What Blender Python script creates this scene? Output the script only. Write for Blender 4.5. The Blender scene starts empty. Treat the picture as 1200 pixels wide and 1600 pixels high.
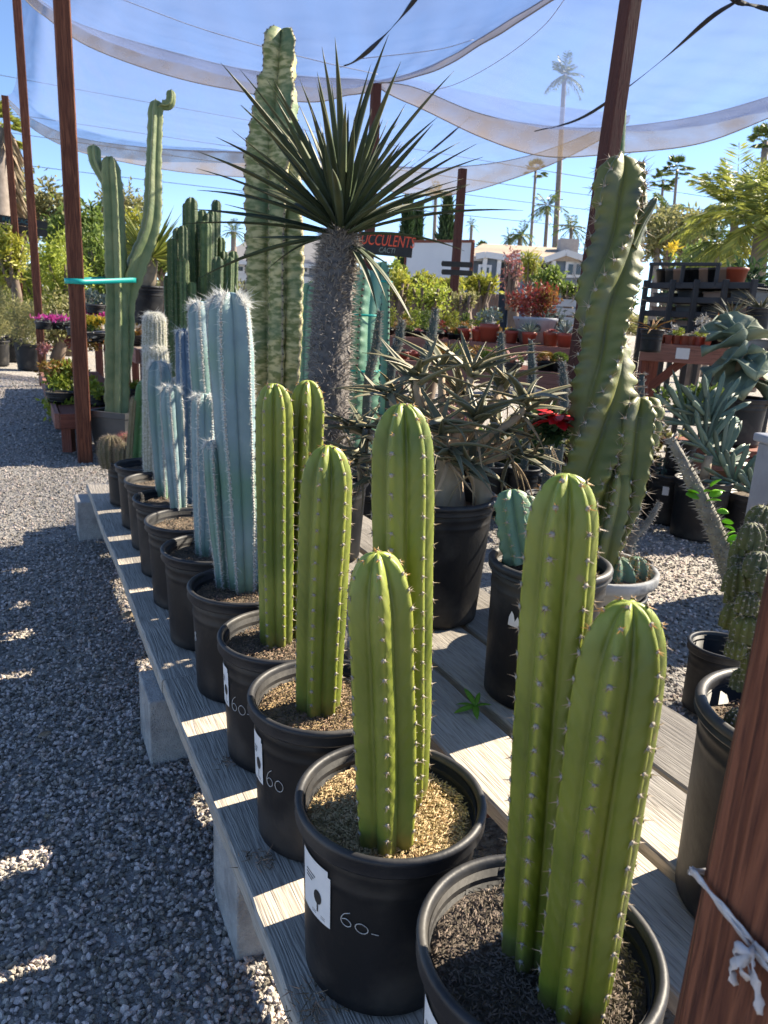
import bpy, bmesh, math, random
import numpy as np
from mathutils import Vector, Matrix
random.seed(7); RNG = np.random.default_rng(11)
SC = bpy.context.scene; COL = SC.collection
# ---------------------------------------------------------------- camera
F_PX, HC = 1150.0, 1.23
TH, RO = math.radians(15.215), math.radians(3.0365)
fw = np.array([0, math.cos(TH), -math.sin(TH)]); rt = np.array([1., 0, 0]); up = np.cross(rt, fw)
rt, up = math.cos(RO)*rt+math.sin(RO)*up, -math.sin(RO)*rt+math.cos(RO)*up
cam_d = bpy.data.cameras.new('camera'); cam = bpy.data.objects.new('camera', cam_d); COL.objects.link(cam)
cam_d.sensor_fit = 'VERTICAL'; cam_d.sensor_height = 36; cam_d.lens = F_PX/1600*36
cam_d.clip_start = .02; cam_d.clip_end = 3000
cam_d.dof.use_dof = True; cam_d.dof.focus_distance = 1.45; cam_d.dof.aperture_fstop = 11
mw = Matrix.Identity(4)
for i in range(3):
    mw[i][0], mw[i][1], mw[i][2] = rt[i], up[i], -fw[i]
mw[2][3] = HC
cam.matrix_world = mw
SC.camera = cam
# ---------------------------------------------------------------- sky, sun, exposure
SUN_AZ, SUN_EL = math.radians(60), math.radians(37)      # azimuth from +Y towards +X
world = bpy.data.worlds.new('World'); SC.world = world; world.use_nodes = True
wn = world.node_tree; sky = wn.nodes.new('ShaderNodeTexSky'); sky.sky_type = 'NISHITA'; sky.sun_disc = False
sky.sun_elevation = SUN_EL; sky.sun_rotation = SUN_AZ; sky.air_density = .55; sky.dust_density = .1; sky.ozone_density = 2.6
wn.links.new(sky.outputs[0], wn.nodes['Background'].inputs[0]); wn.nodes['Background'].inputs[1].default_value = .074
sun_d = bpy.data.lights.new('sun', 'SUN'); sun_d.energy = 4.6; sun_d.angle = math.radians(.55); sun_d.color = (1, .88, .70)
sun = bpy.data.objects.new('sun', sun_d); COL.objects.link(sun)
sdir = Vector((math.sin(SUN_AZ)*math.cos(SUN_EL), math.cos(SUN_AZ)*math.cos(SUN_EL), math.sin(SUN_EL)))
sun.rotation_euler = sdir.to_track_quat('Z', 'Y').to_euler(); sun.location = (6, 4, 8)
SC.view_settings.view_transform = 'Standard'; SC.view_settings.look = 'None'
SC.view_settings.gamma = 1; SC.view_settings.exposure = 1.95; SC.view_settings.use_curve_mapping = False
SC.render.engine = 'CYCLES'; SC.cycles.use_denoising = True
SC.cycles.max_bounces = 8; SC.cycles.transparent_max_bounces = 14; SC.cycles.diffuse_bounces = 3
SC.cycles.glossy_bounces = 2; SC.cycles.transmission_bounces = 3; SC.cycles.caustics_reflective = False; SC.cycles.caustics_refractive = False

# ---------------------------------------------------------------- geometry helpers
def ray(x, y): return fw+rt*(x-600)/F_PX-up*(y-800)/F_PX
def W(x, y, d): return np.array([0, 0, HC])+ray(x, y)*d              # photo position at a depth
def PZ(x, y, z):                                                     # photo position on a level plane
    d = ray(x, y); return np.array([0, 0, HC])+d*((z-HC)/d[2])
def PY(x, y, Y):
    d = ray(x, y); return np.array([0, 0, HC])+d*(Y/d[1])
def depth(P): return float((np.asarray(P, float)-[0, 0, HC])@fw)
def PXM(n, d): return n*d/F_PX
O2 = np.array([-.1027, .853]); E1 = np.array([-.4493, .8934]); E2 = np.array([.8934, .4493])
ROW = math.atan2(E1[0]*-1, E1[1])                                     # bench direction, turned left of +Y
ZD = .236
def XY(s, t): return O2+E1*s+E2*t
def nrm(v): v = np.asarray(v, float); return v/(np.linalg.norm(v, axis=-1, keepdims=True)+1e-12)

def link(name, data, mat=None, parent=None, loc=None, rot=None, scale=None):
    o = bpy.data.objects.new(name, data); COL.objects.link(o)
    if mat is not None and data is not None and len(data.materials) == 0:
        for m in (mat if isinstance(mat, (list, tuple)) else [mat]): data.materials.append(m)
    if parent: o.parent = parent
    if loc is not None: o.location = tuple(float(v) for v in loc)
    if rot is not None: o.rotation_euler = rot
    if scale is not None: o.scale = (scale,)*3 if isinstance(scale, (int, float)) else scale
    return o
def mesh(V, Fc, smooth=True, attrs=None, mats=None):
    me = bpy.data.meshes.new('mesh')
    V = np.asarray(V, np.float32)
    if isinstance(Fc, np.ndarray):
        nf, k = Fc.shape
        me.vertices.add(len(V)); me.vertices.foreach_set('co', V.ravel())
        me.loops.add(nf*k); me.loops.foreach_set('vertex_index', Fc.astype(np.int32).ravel())
        me.polygons.add(nf); me.polygons.foreach_set('loop_start', np.arange(nf, dtype=np.int32)*k)
        me.update(calc_edges=True); me.validate()
    else:
        me.from_pydata(V.tolist(), [], [tuple(int(i) for i in f) for f in Fc]); me.update()
    me.polygons.foreach_set('use_smooth', np.full(len(me.polygons), smooth))
    if attrs:
        for k, a in attrs.items():
            at = me.attributes.new(k, 'FLOAT', 'POINT'); at.data.foreach_set('value', np.asarray(a, np.float32))
    if mats is not None: me.polygons.foreach_set('material_index', np.asarray(mats, np.int32))
    return me
class MB:
    def __init__(s): s.V = []; s.F = []; s.M = []; s.m = 0
    def add(s, V, Fc):
        o = len(s.V); s.V += [tuple(map(float, v)) for v in V]
        for f in Fc: s.F.append(tuple(int(i)+o for i in f)); s.M.append(s.m)
    def box(s, c, d, rz=0., ry=0., rx=0.):
        R = (Matrix.Rotation(rz, 3, 'Z') @ Matrix.Rotation(ry, 3, 'Y') @ Matrix.Rotation(rx, 3, 'X'))
        V = [tuple(R @ Vector((x*d[0]/2, y*d[1]/2, z*d[2]/2))+Vector(tuple(c))) for x in (-1, 1) for y in (-1, 1) for z in (-1, 1)]
        s.add(V, [(0, 1, 3, 2), (4, 6, 7, 5), (0, 4, 5, 1), (2, 3, 7, 6), (0, 2, 6, 4), (1, 5, 7, 3)])
    def beam(s, a, b, w, h):
        a, b = Vector(tuple(a)), Vector(tuple(b)); d = (b-a).normalized()
        u = d.cross(Vector((0, 0, 1)))
        u = Vector((1, 0, 0)) if u.length < 1e-4 else u.normalized()
        v = u.cross(d)
        V = [tuple(p+u*x*w/2+v*y*h/2) for p in (a, b) for x, y in ((-1, -1), (1, -1), (1, 1), (-1, 1))]
        s.add(V, [(3, 2, 1, 0), (4, 5, 6, 7), (0, 1, 5, 4), (1, 2, 6, 5), (2, 3, 7, 6), (3, 0, 4, 7)])
    def tube(s, path, r, k=6):
        V, Fc = sweep(path, r, k); s.add(V, Fc)
    def lathe(s, prof, k=32, c=(0, 0, 0)):
        n = len(prof); V = []
        for j in range(k):
            a = 2*math.pi*j/k
            for r, z in prof: V.append((c[0]+r*math.cos(a), c[1]+r*math.sin(a), c[2]+z))
        s.add(V, [(j*n+i, ((j+1) % k)*n+i, ((j+1) % k)*n+i+1, j*n+i+1) for j in range(k) for i in range(n-1)])
    def build(s, name, mat, parent=None, smooth=False, loc=None, rot=None, bevel=0):
        me = mesh(s.V, s.F, smooth, mats=s.M)
        o = link(name, me, mat, parent, loc, rot)
        if bevel:
            b = o.modifiers.new('b', 'BEVEL'); b.width = bevel; b.segments = 2; b.limit_method = 'ANGLE'
        return o
def frames(P):
    P = np.asarray(P, float); T = np.gradient(P, axis=0); T = nrm(T)
    ref = np.array([1., 0, 0]) if abs(T[0][0]) < .8 else np.array([0, 1., 0])
    U = np.zeros_like(P); u = ref-T[0]*(ref@T[0]); U[0] = nrm(u)
    for i in range(1, len(P)):
        u = U[i-1]-T[i]*(U[i-1]@T[i]); U[i] = nrm(u)
    return T, U, np.cross(T, U)
def sweep(path, r, k=6, cap=True):
    P = np.asarray(path, float); n = len(P); T, U, Vv = frames(P)
    r = np.full(n, r) if np.isscalar(r) else np.asarray(r)
    a = np.arange(k)*2*math.pi/k
    V = (P[:, None]+r[:, None, None]*(np.cos(a)[None, :, None]*U[:, None]+np.sin(a)[None, :, None]*Vv[:, None])).reshape(-1, 3)
    Fc = [(i*k+j, i*k+(j+1) % k, (i+1)*k+(j+1) % k, (i+1)*k+j) for i in range(n-1) for j in range(k)]
    if cap: Fc += [tuple(range(k))[::-1], tuple((n-1)*k+j for j in range(k))]
    return V, Fc
def bez(pts, n):
    """smooth curve through points"""
    P = np.asarray(pts, float)
    if len(P) == 2: return P[0]+(P[1]-P[0])*np.linspace(0, 1, n)[:, None]
    Q = np.vstack([2*P[0]-P[1], P, 2*P[-1]-P[-2]]); m = len(P)-1
    out = []
    for u in np.linspace(0, m-1e-6, n):
        i = int(u); t = u-i; a, b, c, d = Q[i], Q[i+1], Q[i+2], Q[i+3]
        out.append(.5*((2*b)+(-a+c)*t+(2*a-5*b+4*c-d)*t*t+(-a+3*b-3*c+d)*t**3))
    return np.array(out)
def cones(P, D, L, Wd):
    """thin three-sided spikes: bases P, directions D, lengths L, widths Wd"""
    P = np.asarray(P, float); D = nrm(D); n = len(P); L = np.broadcast_to(L, n); Wd = np.broadcast_to(Wd, n)
    A = np.cross(D, np.where(np.abs(D[:, 2:3]) < .9, [[0, 0, 1.]], [[1., 0, 0]])); A = nrm(A); B = np.cross(D, A)
    V = np.zeros((n, 4, 3))
    for j in range(3):
        t = 2*math.pi*j/3; V[:, j] = P+(A*math.cos(t)+B*math.sin(t))*Wd[:, None]/2
    V[:, 3] = P+D*L[:, None]
    b = np.arange(n)[:, None]*4
    Fc = np.concatenate([b+[0, 1, 3], b+[1, 2, 3], b+[2, 0, 3]])
    return V.reshape(-1, 3), Fc
def leaves(P, D, L, Wd, fold=.25, roll=None):
    """leaf-shaped faces: two folded quads each"""
    P = np.asarray(P, float); D = nrm(D); n = len(P); L = np.broadcast_to(L, n)[:, None]; Wd = np.broadcast_to(Wd, n)[:, None]
    A = nrm(np.cross(D, RNG.normal(size=(n, 3)) if roll is None else roll)); N = np.cross(D, A)
    V = np.stack([P, P+D*L*.45+A*Wd/2+N*Wd*fold, P+D*L, P+D*L*.45-A*Wd/2+N*Wd*fold], 1)
    b = np.arange(n)[:, None]*4
    return V.reshape(-1, 3), np.concatenate([b+[0, 1, 2], b+[0, 2, 3]])
def join(parts):
    V = []; Fc = []; o = 0
    for v, f in parts: V.append(v); Fc.append(np.asarray(f)+o); o += len(v)
    return np.concatenate(V), np.concatenate(Fc)

def tag(o, label=None, cat=None, group=None, kind=None):
    if label: o['label'] = label
    if cat: o['category'] = cat
    if group: o['group'] = group
    if kind: o['kind'] = kind
    return o
def thing(name, label, cat, loc=(0, 0, 0), rz=0, group=None, scale=None):
    return tag(link(name, None, None, None, loc, (0, 0, rz), scale), label, cat, group)
def copy_tree(o, parent=None):
    c = o.copy(); COL.objects.link(c); c.parent = parent
    for ch in [x for x in o.children]: copy_tree(ch, c)
    return c

# ---------------------------------------------------------------- materials
MAT = {}
def mat(name, c1, c2=None, scale=20., rough=.6, bump=0., bscale=None, spec=.4, sss=0., trans=0., stretch=None, island=0., coord='Object', c3=None, s3=2., metal=0., attr=None, detail=6, contrast=(.3, .7), bdist=.01, objrand=0.):
    m = bpy.data.materials.new(name); m.use_nodes = True; N = m.node_tree.nodes; Lk = m.node_tree.links
    b = N['Principled BSDF']; out = N['Material Output']
    b.inputs['Roughness'].default_value = rough; b.inputs['Specular IOR Level'].default_value = spec; b.inputs['Metallic'].default_value = metal
    tc = N.new('ShaderNodeTexCoord')
    src = tc.outputs['Object']
    if coord == 'World':
        src = N.new('ShaderNodeNewGeometry').outputs['Position']
    if stretch:
        mp = N.new('ShaderNodeMapping'); mp.inputs['Scale'].default_value = stretch; Lk.new(src, mp.inputs['Vector']); src2 = mp.outputs[0]
    else: src2 = src
    def noise(sc, s=src2, d=detail):
        n = N.new('ShaderNodeTexNoise'); n.inputs['Scale'].default_value = sc; n.inputs['Detail'].default_value = d
        Lk.new(s, n.inputs['Vector']); return n.outputs['Fac']
    def mix(fac, A, B, mode='MIX'):
        x = N.new('ShaderNodeMix'); x.data_type = 'RGBA'; x.blend_type = mode
        if isinstance(fac, float): x.inputs[0].default_value = fac
        else: Lk.new(fac, x.inputs[0])
        for v, i in ((A, 6), (B, 7)):
            if isinstance(v, tuple): x.inputs[i].default_value = (*v, 1)
            else: Lk.new(v, x.inputs[i])
        return x.outputs[2]
    def rng(f, lo, hi, a=0., c=1.):
        r = N.new('ShaderNodeMapRange'); r.inputs[1].default_value = lo; r.inputs[2].default_value = hi
        r.inputs[3].default_value = a; r.inputs[4].default_value = c; Lk.new(f, r.inputs[0]); return r.outputs[0]
    col = c1
    if c2:
        col = mix(rng(noise(scale), *contrast), c1, c2)
    if c3: col = mix(rng(noise(s3, src), .48, .68), col, c3)
    if attr:                                                          # tint mixed in by position on the plant
        for an, ca, lo, hi in attr:
            at = N.new('ShaderNodeAttribute'); at.attribute_name = an
            col = mix(rng(at.outputs['Fac'], lo, hi), col, ca)
    if island or objrand:
        if island:
            g = N.new('ShaderNodeNewGeometry').outputs['Random Per Island']; k = island
        else:
            g = N.new('ShaderNodeObjectInfo').outputs['Random']; k = objrand
        hs = N.new('ShaderNodeHueSaturation')
        if isinstance(col, tuple): hs.inputs['Color'].default_value = (*col, 1)
        else: Lk.new(col, hs.inputs['Color'])
        Lk.new(rng(g, 0, 1, 1-k, 1+k), hs.inputs['Value']); Lk.new(rng(g, 0, 1, .5+.04*k, .5-.04*k), hs.inputs['Hue'])
        col = hs.outputs[0]
    if isinstance(col, tuple): b.inputs['Base Color'].default_value = (*col, 1)
    else: Lk.new(col, b.inputs['Base Color'])
    if bump:
        bp = N.new('ShaderNodeBump'); bp.inputs['Strength'].default_value = bump; bp.inputs['Distance'].default_value = bdist
        Lk.new(noise(bscale or scale*2), bp.inputs['Height']); Lk.new(bp.outputs[0], b.inputs['Normal'])
    if sss:
        b.inputs['Subsurface Weight'].default_value = sss; b.inputs['Subsurface Radius'].default_value = (.6, 1., .2); b.inputs['Subsurface Scale'].default_value = .012
    if trans:
        t = N.new('ShaderNodeBsdfTranslucent'); ms = N.new('ShaderNodeMixShader'); ms.inputs[0].default_value = trans
        if isinstance(col, tuple): t.inputs[0].default_value = (*col, 1)
        else: Lk.new(col, t.inputs[0])
        Lk.new(b.outputs[0], ms.inputs[1]); Lk.new(t.outputs[0], ms.inputs[2]); Lk.new(ms.outputs[0], out.inputs[0])
    MAT[name] = m
    return m
def wood(name, c1, c2, c3, axis='Z', rough=.8, gscale=7., bump=.5, knot=None, dirt=None):
    """timber: fibres run along one axis of the object"""
    m = bpy.data.materials.new(name); m.use_nodes = True; N = m.node_tree.nodes; Lk = m.node_tree.links; b = N['Principled BSDF']
    b.inputs['Roughness'].default_value = rough; b.inputs['Specular IOR Level'].default_value = .25
    tc = N.new('ShaderNodeTexCoord'); oi = N.new('ShaderNodeObjectInfo')
    mp = N.new('ShaderNodeMapping'); k = .045
    mp.inputs['Scale'].default_value = {'Z': (1, 1, k), 'Y': (1, k, 1), 'X': (k, 1, 1)}[axis]
    ad = N.new('ShaderNodeVectorMath'); ad.operation = 'ADD'
    cx = N.new('ShaderNodeCombineXYZ'); ml = N.new('ShaderNodeMath'); ml.operation = 'MULTIPLY'; ml.inputs[1].default_value = 37.
    Lk.new(oi.outputs['Random'], ml.inputs[0])
    for i in range(3): Lk.new(ml.outputs[0], cx.inputs[i])
    Lk.new(tc.outputs['Object'], mp.inputs[0]); Lk.new(mp.outputs[0], ad.inputs[0]); Lk.new(cx.outputs[0], ad.inputs[1])
    def nz(sc, d=8, dist=0., s=ad.outputs[0]):
        n = N.new('ShaderNodeTexNoise'); n.inputs['Scale'].default_value = sc; n.inputs['Detail'].default_value = d; n.inputs['Distortion'].default_value = dist
        Lk.new(s, n.inputs['Vector']); return n.outputs['Fac']
    big = nz(gscale*3, 3, .6); fine = nz(gscale*28, 4)
    # growth rings: sine of the broad noise
    s1 = N.new('ShaderNodeMath'); s1.operation = 'MULTIPLY'; s1.inputs[1].default_value = 38.; Lk.new(big, s1.inputs[0])
    s2 = N.new('ShaderNodeMath'); s2.operation = 'SINE'; Lk.new(s1.outputs[0], s2.inputs[0])
    r1 = N.new('ShaderNodeMapRange'); r1.inputs[1].default_value = -1; r1.inputs[3].default_value = .1; r1.inputs[4].default_value = .75; Lk.new(s2.outputs[0], r1.inputs[0])
    def mix(f, A, B):
        x = N.new('ShaderNodeMix'); x.data_type = 'RGBA'; Lk.new(f, x.inputs[0])
        for v, i in ((A, 6), (B, 7)):
            if isinstance(v, tuple): x.inputs[i].default_value = (*v, 1)
            else: Lk.new(v, x.inputs[i])
        return x.outputs[2]
    col = mix(r1.outputs[0], c1, c2)
    r2 = N.new('ShaderNodeMapRange'); r2.inputs[1].default_value = .52; r2.inputs[2].default_value = .72; Lk.new(fine, r2.inputs[0])
    col = mix(r2.outputs[0], col, c3)
    if dirt:
        r3 = N.new('ShaderNodeMapRange'); r3.inputs[1].default_value = .5; r3.inputs[2].default_value = .75; r3.inputs[4].default_value = .7
        Lk.new(nz(3.2, 7, .3, tc.outputs['Object']), r3.inputs[0]); col = mix(r3.outputs[0], col, dirt)
    hs = N.new('ShaderNodeHueSaturation'); rr = N.new('ShaderNodeMapRange'); rr.inputs[3].default_value = .85; rr.inputs[4].default_value = 1.15
    Lk.new(oi.outputs['Random'], rr.inputs[0]); Lk.new(rr.outputs[0], hs.inputs['Value']); Lk.new(col, hs.inputs['Color'])
    Lk.new(hs.outputs[0], b.inputs['Base Color'])
    ma = N.new('ShaderNodeMath'); ma.operation = 'ADD'; Lk.new(fine, ma.inputs[0]); Lk.new(r1.outputs[0], ma.inputs[1])
    bp = N.new('ShaderNodeBump'); bp.inputs['Strength'].default_value = bump; bp.inputs['Distance'].default_value = .004
    Lk.new(ma.outputs[0], bp.inputs['Height']); Lk.new(bp.outputs[0], b.inputs['Normal'])
    MAT[name] = m
    return m
mat('san_pedro', (.088, .118, .010), (.150, .175, .018), 9., .45, .3, 120., .4, sss=.18, contrast=(.36, .62), c3=(.185, .21, .036), s3=5., attr=[('rib', (.22, .235, .03), .80, 1.), ('tip', (.24, .29, .05), .35, 1.)], bdist=.002)
mat('blue_cereus', (.15, .225, .245), (.23, .315, .335), 16., .6, .5, 60., .3, sss=.1, c3=(.12, .22, .17), s3=4., attr=[('foot', (.14, .22, .12), .75, 1.)], bdist=.003)
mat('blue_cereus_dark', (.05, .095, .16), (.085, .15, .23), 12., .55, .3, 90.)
mat('ammak', (.15, .17, .055), (.46, .41, .20), 20., .6, .5, 50., .3, contrast=(.42, .6), c3=(.10, .155, .075), s3=5., bdist=.004, stretch=(1, 1, 2.5), attr=[('rib', (.36, .30, .20), .92, 1.)])
mat('ammak_green', (.12, .17, .07), (.22, .26, .11), 10., .55, .3, 40., .3, c3=(.22, .25, .11), s3=5., attr=[('rib', (.30, .32, .14), .8, 1.)])
mat('jade_green', (.15, .30, .19), (.24, .40, .24), 9., .5, .2, 30., .3, c3=(.11, .24, .17), s3=10., attr=[('groove', (.10, .24, .20), .4, 1.)])
mat('twisted', (.085, .10, .020), (.155, .16, .036), 8., .55, .35, 55., .5, sss=.2, c3=(.075, .085, .055), s3=7., bdist=.004)
mat('glaucous', (.10, .19, .11), (.17, .27, .16), 8., .5, .3, 60., c3=(.09, .15, .10), s3=5.)
mat('dark_column', (.045, .085, .028), (.11, .15, .05), 18., .6, .4, 50., objrand=.3)
mat('green_column', (.035, .10, .03), (.06, .15, .045), 10., .55)
mat('pale_column', (.26, .27, .14), (.32, .33, .18), 10., .55)
mat('brown_column', (.14, .12, .06), (.20, .17, .09), 30., .7)
mat('monstrose', (.065, .07, .022), (.12, .13, .032), 25., .65, .6, 120., c3=(.06, .075, .04), s3=14., bdist=.006)
mat('woolly', (.24, .24, .18), (.36, .36, .28), 60., .9)
mat('spine_tan', (.44, .36, .27), (.27, .19, .13), 90., .55, trans=.25)
mat('spine_gold', (.70, .48, .16), (.55, .26, .08), 90., .5, trans=.3)
mat('spine_grey', (.42, .39, .35), (.20, .17, .15), 80., .6, trans=.15)
mat('spine_dark', (.05, .04, .035), (.12, .09, .07), 80., .6)
mat('spine_pink', (.55, .14, .15), (.42, .24, .17), 40., .6, trans=.2)
mat('wool', (.84, .84, .82), (.74, .74, .71), 80., .9, trans=.3)
mat('areole', (.36, .34, .29), (.22, .20, .17), 200., .95)
mat('areole_white', (.46, .45, .41), (.27, .26, .23), 200., .95)
mat('pachy_bark', (.085, .075, .07), (.16, .145, .135), 55., .85, .8, 60., c3=(.09, .08, .075), s3=20.)
mat('pachy_leaf', (.030, .048, .027), (.060, .078, .036), 6., .55, spec=.3, trans=.04, objrand=.28, c3=(.075, .072, .034), s3=3.)
mat('aloe_leaf', (.085, .092, .052), (.135, .135, .08), 9., .5, spec=.35, objrand=.25, c3=(.14, .12, .065), s3=5., attr=[('edge', (.42, .33, .20), .86, 1.)])
mat('aloe_dead', (.26, .19, .11), (.36, .28, .18), 12., .8, objrand=.2)
mat('aloe_bark', (.26, .19, .125), (.38, .30, .21), 14., .85, .8, 30.)
mat('fan_aloe', (.075, .125, .095), (.14, .19, .14), 8., .5, objrand=.25, trans=.05)
mat('kalanchoe', (.12, .17, .125), (.22, .265, .19), 7., .7, .3, 30., objrand=.25, c3=(.27, .27, .16), s3=3., trans=.08)
mat('alluaudia', (.13, .12, .10), (.22, .205, .17), 60., .8, .6, 80.)
mat('alluaudia_dark', (.035, .05, .05), (.075, .095, .085), 40., .8)
mat('new_leaf', (.16, .40, .03), (.26, .50, .05), 30., .4, trans=.45)
mat('pot_black', (.006, .007, .0085), (.011, .011, .013), 6., .52, .12, 40., .32, c3=(.045, .041, .037), s3=8.)
mat('pot_rim', (.013, .014, .017), (.028, .028, .031), 16., .52, .1, 60., .4, c3=(.055, .052, .048), s3=9.)
mat('pot_grey', (.045, .047, .05), (.07, .07, .07), 8., .5, .1, 40., .45)
mat('pot_terra', (.28, .055, .030), (.35, .075, .042), 8., .5, objrand=.15)
mat('bowl_pale', (.34, .335, .31), (.50, .49, .46), 14., .75, .4, 30., c3=(.04, .04, .04), s3=10.)
mat('bowl_pale_grey', (.30, .31, .34), (.40, .41, .44), 10., .7, .2, 40.)
mat('soil', (.075, .058, .042), (.16, .125, .09), 60., .95, 1., 90., coord='World', c3=(.05, .04, .032), s3=20., bdist=.012)
mat('soil_straw', (.36, .26, .13), (.22, .155, .08), 60., .95, 1., 90., coord='World', bdist=.012)
mat('soil_dark', (.075, .062, .052), (.125, .10, .08), 60., .95, 1., 90., coord='World', bdist=.012)
mat('chip_straw', (.58, .45, .26), (.42, .32, .17), 70., .9, island=.45, coord='World')
mat('chip_brown', (.25, .18, .11), (.13, .095, .065), 70., .9, island=.6, coord='World')
mat('chip_dark', (.20, .165, .125), (.10, .08, .065), 70., .9, island=.6, coord='World')
mat('label_white', (.74, .74, .73), (.68, .68, .68), 40., .5)
mat('label_ink', (.02, .02, .02), rough=.6)
mat('chalk', (.62, .62, .60), (.45, .45, .44), 200., .8)
mat('concrete', (.36, .345, .325), (.46, .44, .415), 60., .95, 1., 180., .2, c3=(.23, .22, .21), s3=9., bdist=.006)
mat('pebble', (.45, .40, .35), (.30, .272, .245), 45., .8, .5, 200., .35, island=.72, coord='World', c3=(.42, .34, .27), s3=28.)
mat('gravel_ground', (.46, .43, .385), (.25, .24, .235), 45., .95, 1., 55., .2, coord='World', c3=(.37, .33, .28), s3=1.1, bdist=.05, detail=4, contrast=(.36, .64))
mat('twine', (.025, .025, .028), rough=.9)
mat('tape_teal', (.01, .38, .33), (.02, .45, .40), 30., .4, trans=.15)
mat('plastic_white', (.72, .72, .74), (.62, .62, .66), 30., .35, trans=.4)
wood('plank_grey', (.44, .395, .335), (.32, .285, .24), (.18, .155, .13), 'Y', .85, 13., .45, dirt=(.27, .24, .205))
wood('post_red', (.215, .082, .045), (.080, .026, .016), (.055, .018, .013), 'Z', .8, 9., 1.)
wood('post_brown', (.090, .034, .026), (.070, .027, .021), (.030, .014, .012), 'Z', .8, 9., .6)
wood('board_red', (.21, .075, .05), (.14, .047, .033), (.075, .03, .024), 'X', .75, 8., .5)
wood('board_pink', (.35, .17, .13), (.25, .12, .09), (.14, .07, .055), 'X', .8, 8., .5)

def skin(name, depth_=.35, scar=(.20, .155, .075), cork=(.17, .15, .085)):
    """faint chevron creases, corky foot and small dry scars on a cactus skin"""
    nt = MAT[name].node_tree; N = nt.nodes; Lk = nt.links; b = N['Principled BSDF']; bp = [n for n in N if n.type == 'BUMP'][0]
    at = N.new('ShaderNodeAttribute'); at.attribute_name = 'chev'
    m1 = N.new('ShaderNodeMath'); m1.operation = 'MULTIPLY'; m1.inputs[1].default_value = 2*math.pi; Lk.new(at.outputs['Fac'], m1.inputs[0])
    tc = N.new('ShaderNodeTexCoord'); nz = N.new('ShaderNodeTexNoise'); nz.inputs['Scale'].default_value = 22; nz.inputs['Detail'].default_value = 5; Lk.new(tc.outputs['Object'], nz.inputs['Vector'])
    m2 = N.new('ShaderNodeMath'); m2.operation = 'MULTIPLY_ADD'; m2.inputs[1].default_value = 9.; Lk.new(nz.outputs['Fac'], m2.inputs[0]); Lk.new(m1.outputs[0], m2.inputs[2])
    m3 = N.new('ShaderNodeMath'); m3.operation = 'SINE'; Lk.new(m2.outputs[0], m3.inputs[0])
    m4 = N.new('ShaderNodeMath'); m4.operation = 'MULTIPLY_ADD'; m4.inputs[1].default_value = depth_; Lk.new(m3.outputs[0], m4.inputs[0])
    Lk.new(bp.inputs['Height'].links[0].from_socket, m4.inputs[2]); Lk.new(m4.outputs[0], bp.inputs['Height'])
    def over_(fac, col):
        x = N.new('ShaderNodeMix'); x.data_type = 'RGBA'; Lk.new(fac, x.inputs[0]); Lk.new(b.inputs['Base Color'].links[0].from_socket, x.inputs[6]); x.inputs[7].default_value = (*col, 1); Lk.new(x.outputs[2], b.inputs['Base Color'])
    def rg(f, lo, hi, top):
        r = N.new('ShaderNodeMapRange'); r.inputs[1].default_value = lo; r.inputs[2].default_value = hi; r.inputs[4].default_value = top; Lk.new(f, r.inputs[0]); return r.outputs[0]
    n2 = N.new('ShaderNodeTexNoise'); n2.inputs['Scale'].default_value = 48; n2.inputs['Detail'].default_value = 3; Lk.new(tc.outputs['Object'], n2.inputs['Vector'])
    over_(rg(n2.outputs['Fac'], .70, .76, .75), scar)
    n3 = N.new('ShaderNodeTexNoise'); n3.inputs['Scale'].default_value = 7; n3.inputs['Detail'].default_value = 8; Lk.new(tc.outputs['Object'], n3.inputs['Vector'])
    over_(rg(n3.outputs['Fac'], .55, .75, .5), (.085, .135, .028))
    ft = N.new('ShaderNodeAttribute'); ft.attribute_name = 'foot'; a2 = N.new('ShaderNodeMath'); a2.operation = 'MULTIPLY_ADD'; a2.inputs[1].default_value = .22; Lk.new(n3.outputs['Fac'], a2.inputs[0]); Lk.new(ft.outputs['Fac'], a2.inputs[2])
    over_(rg(a2.outputs[0], .98, 1.12, .6), cork)
skin('san_pedro')
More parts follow.
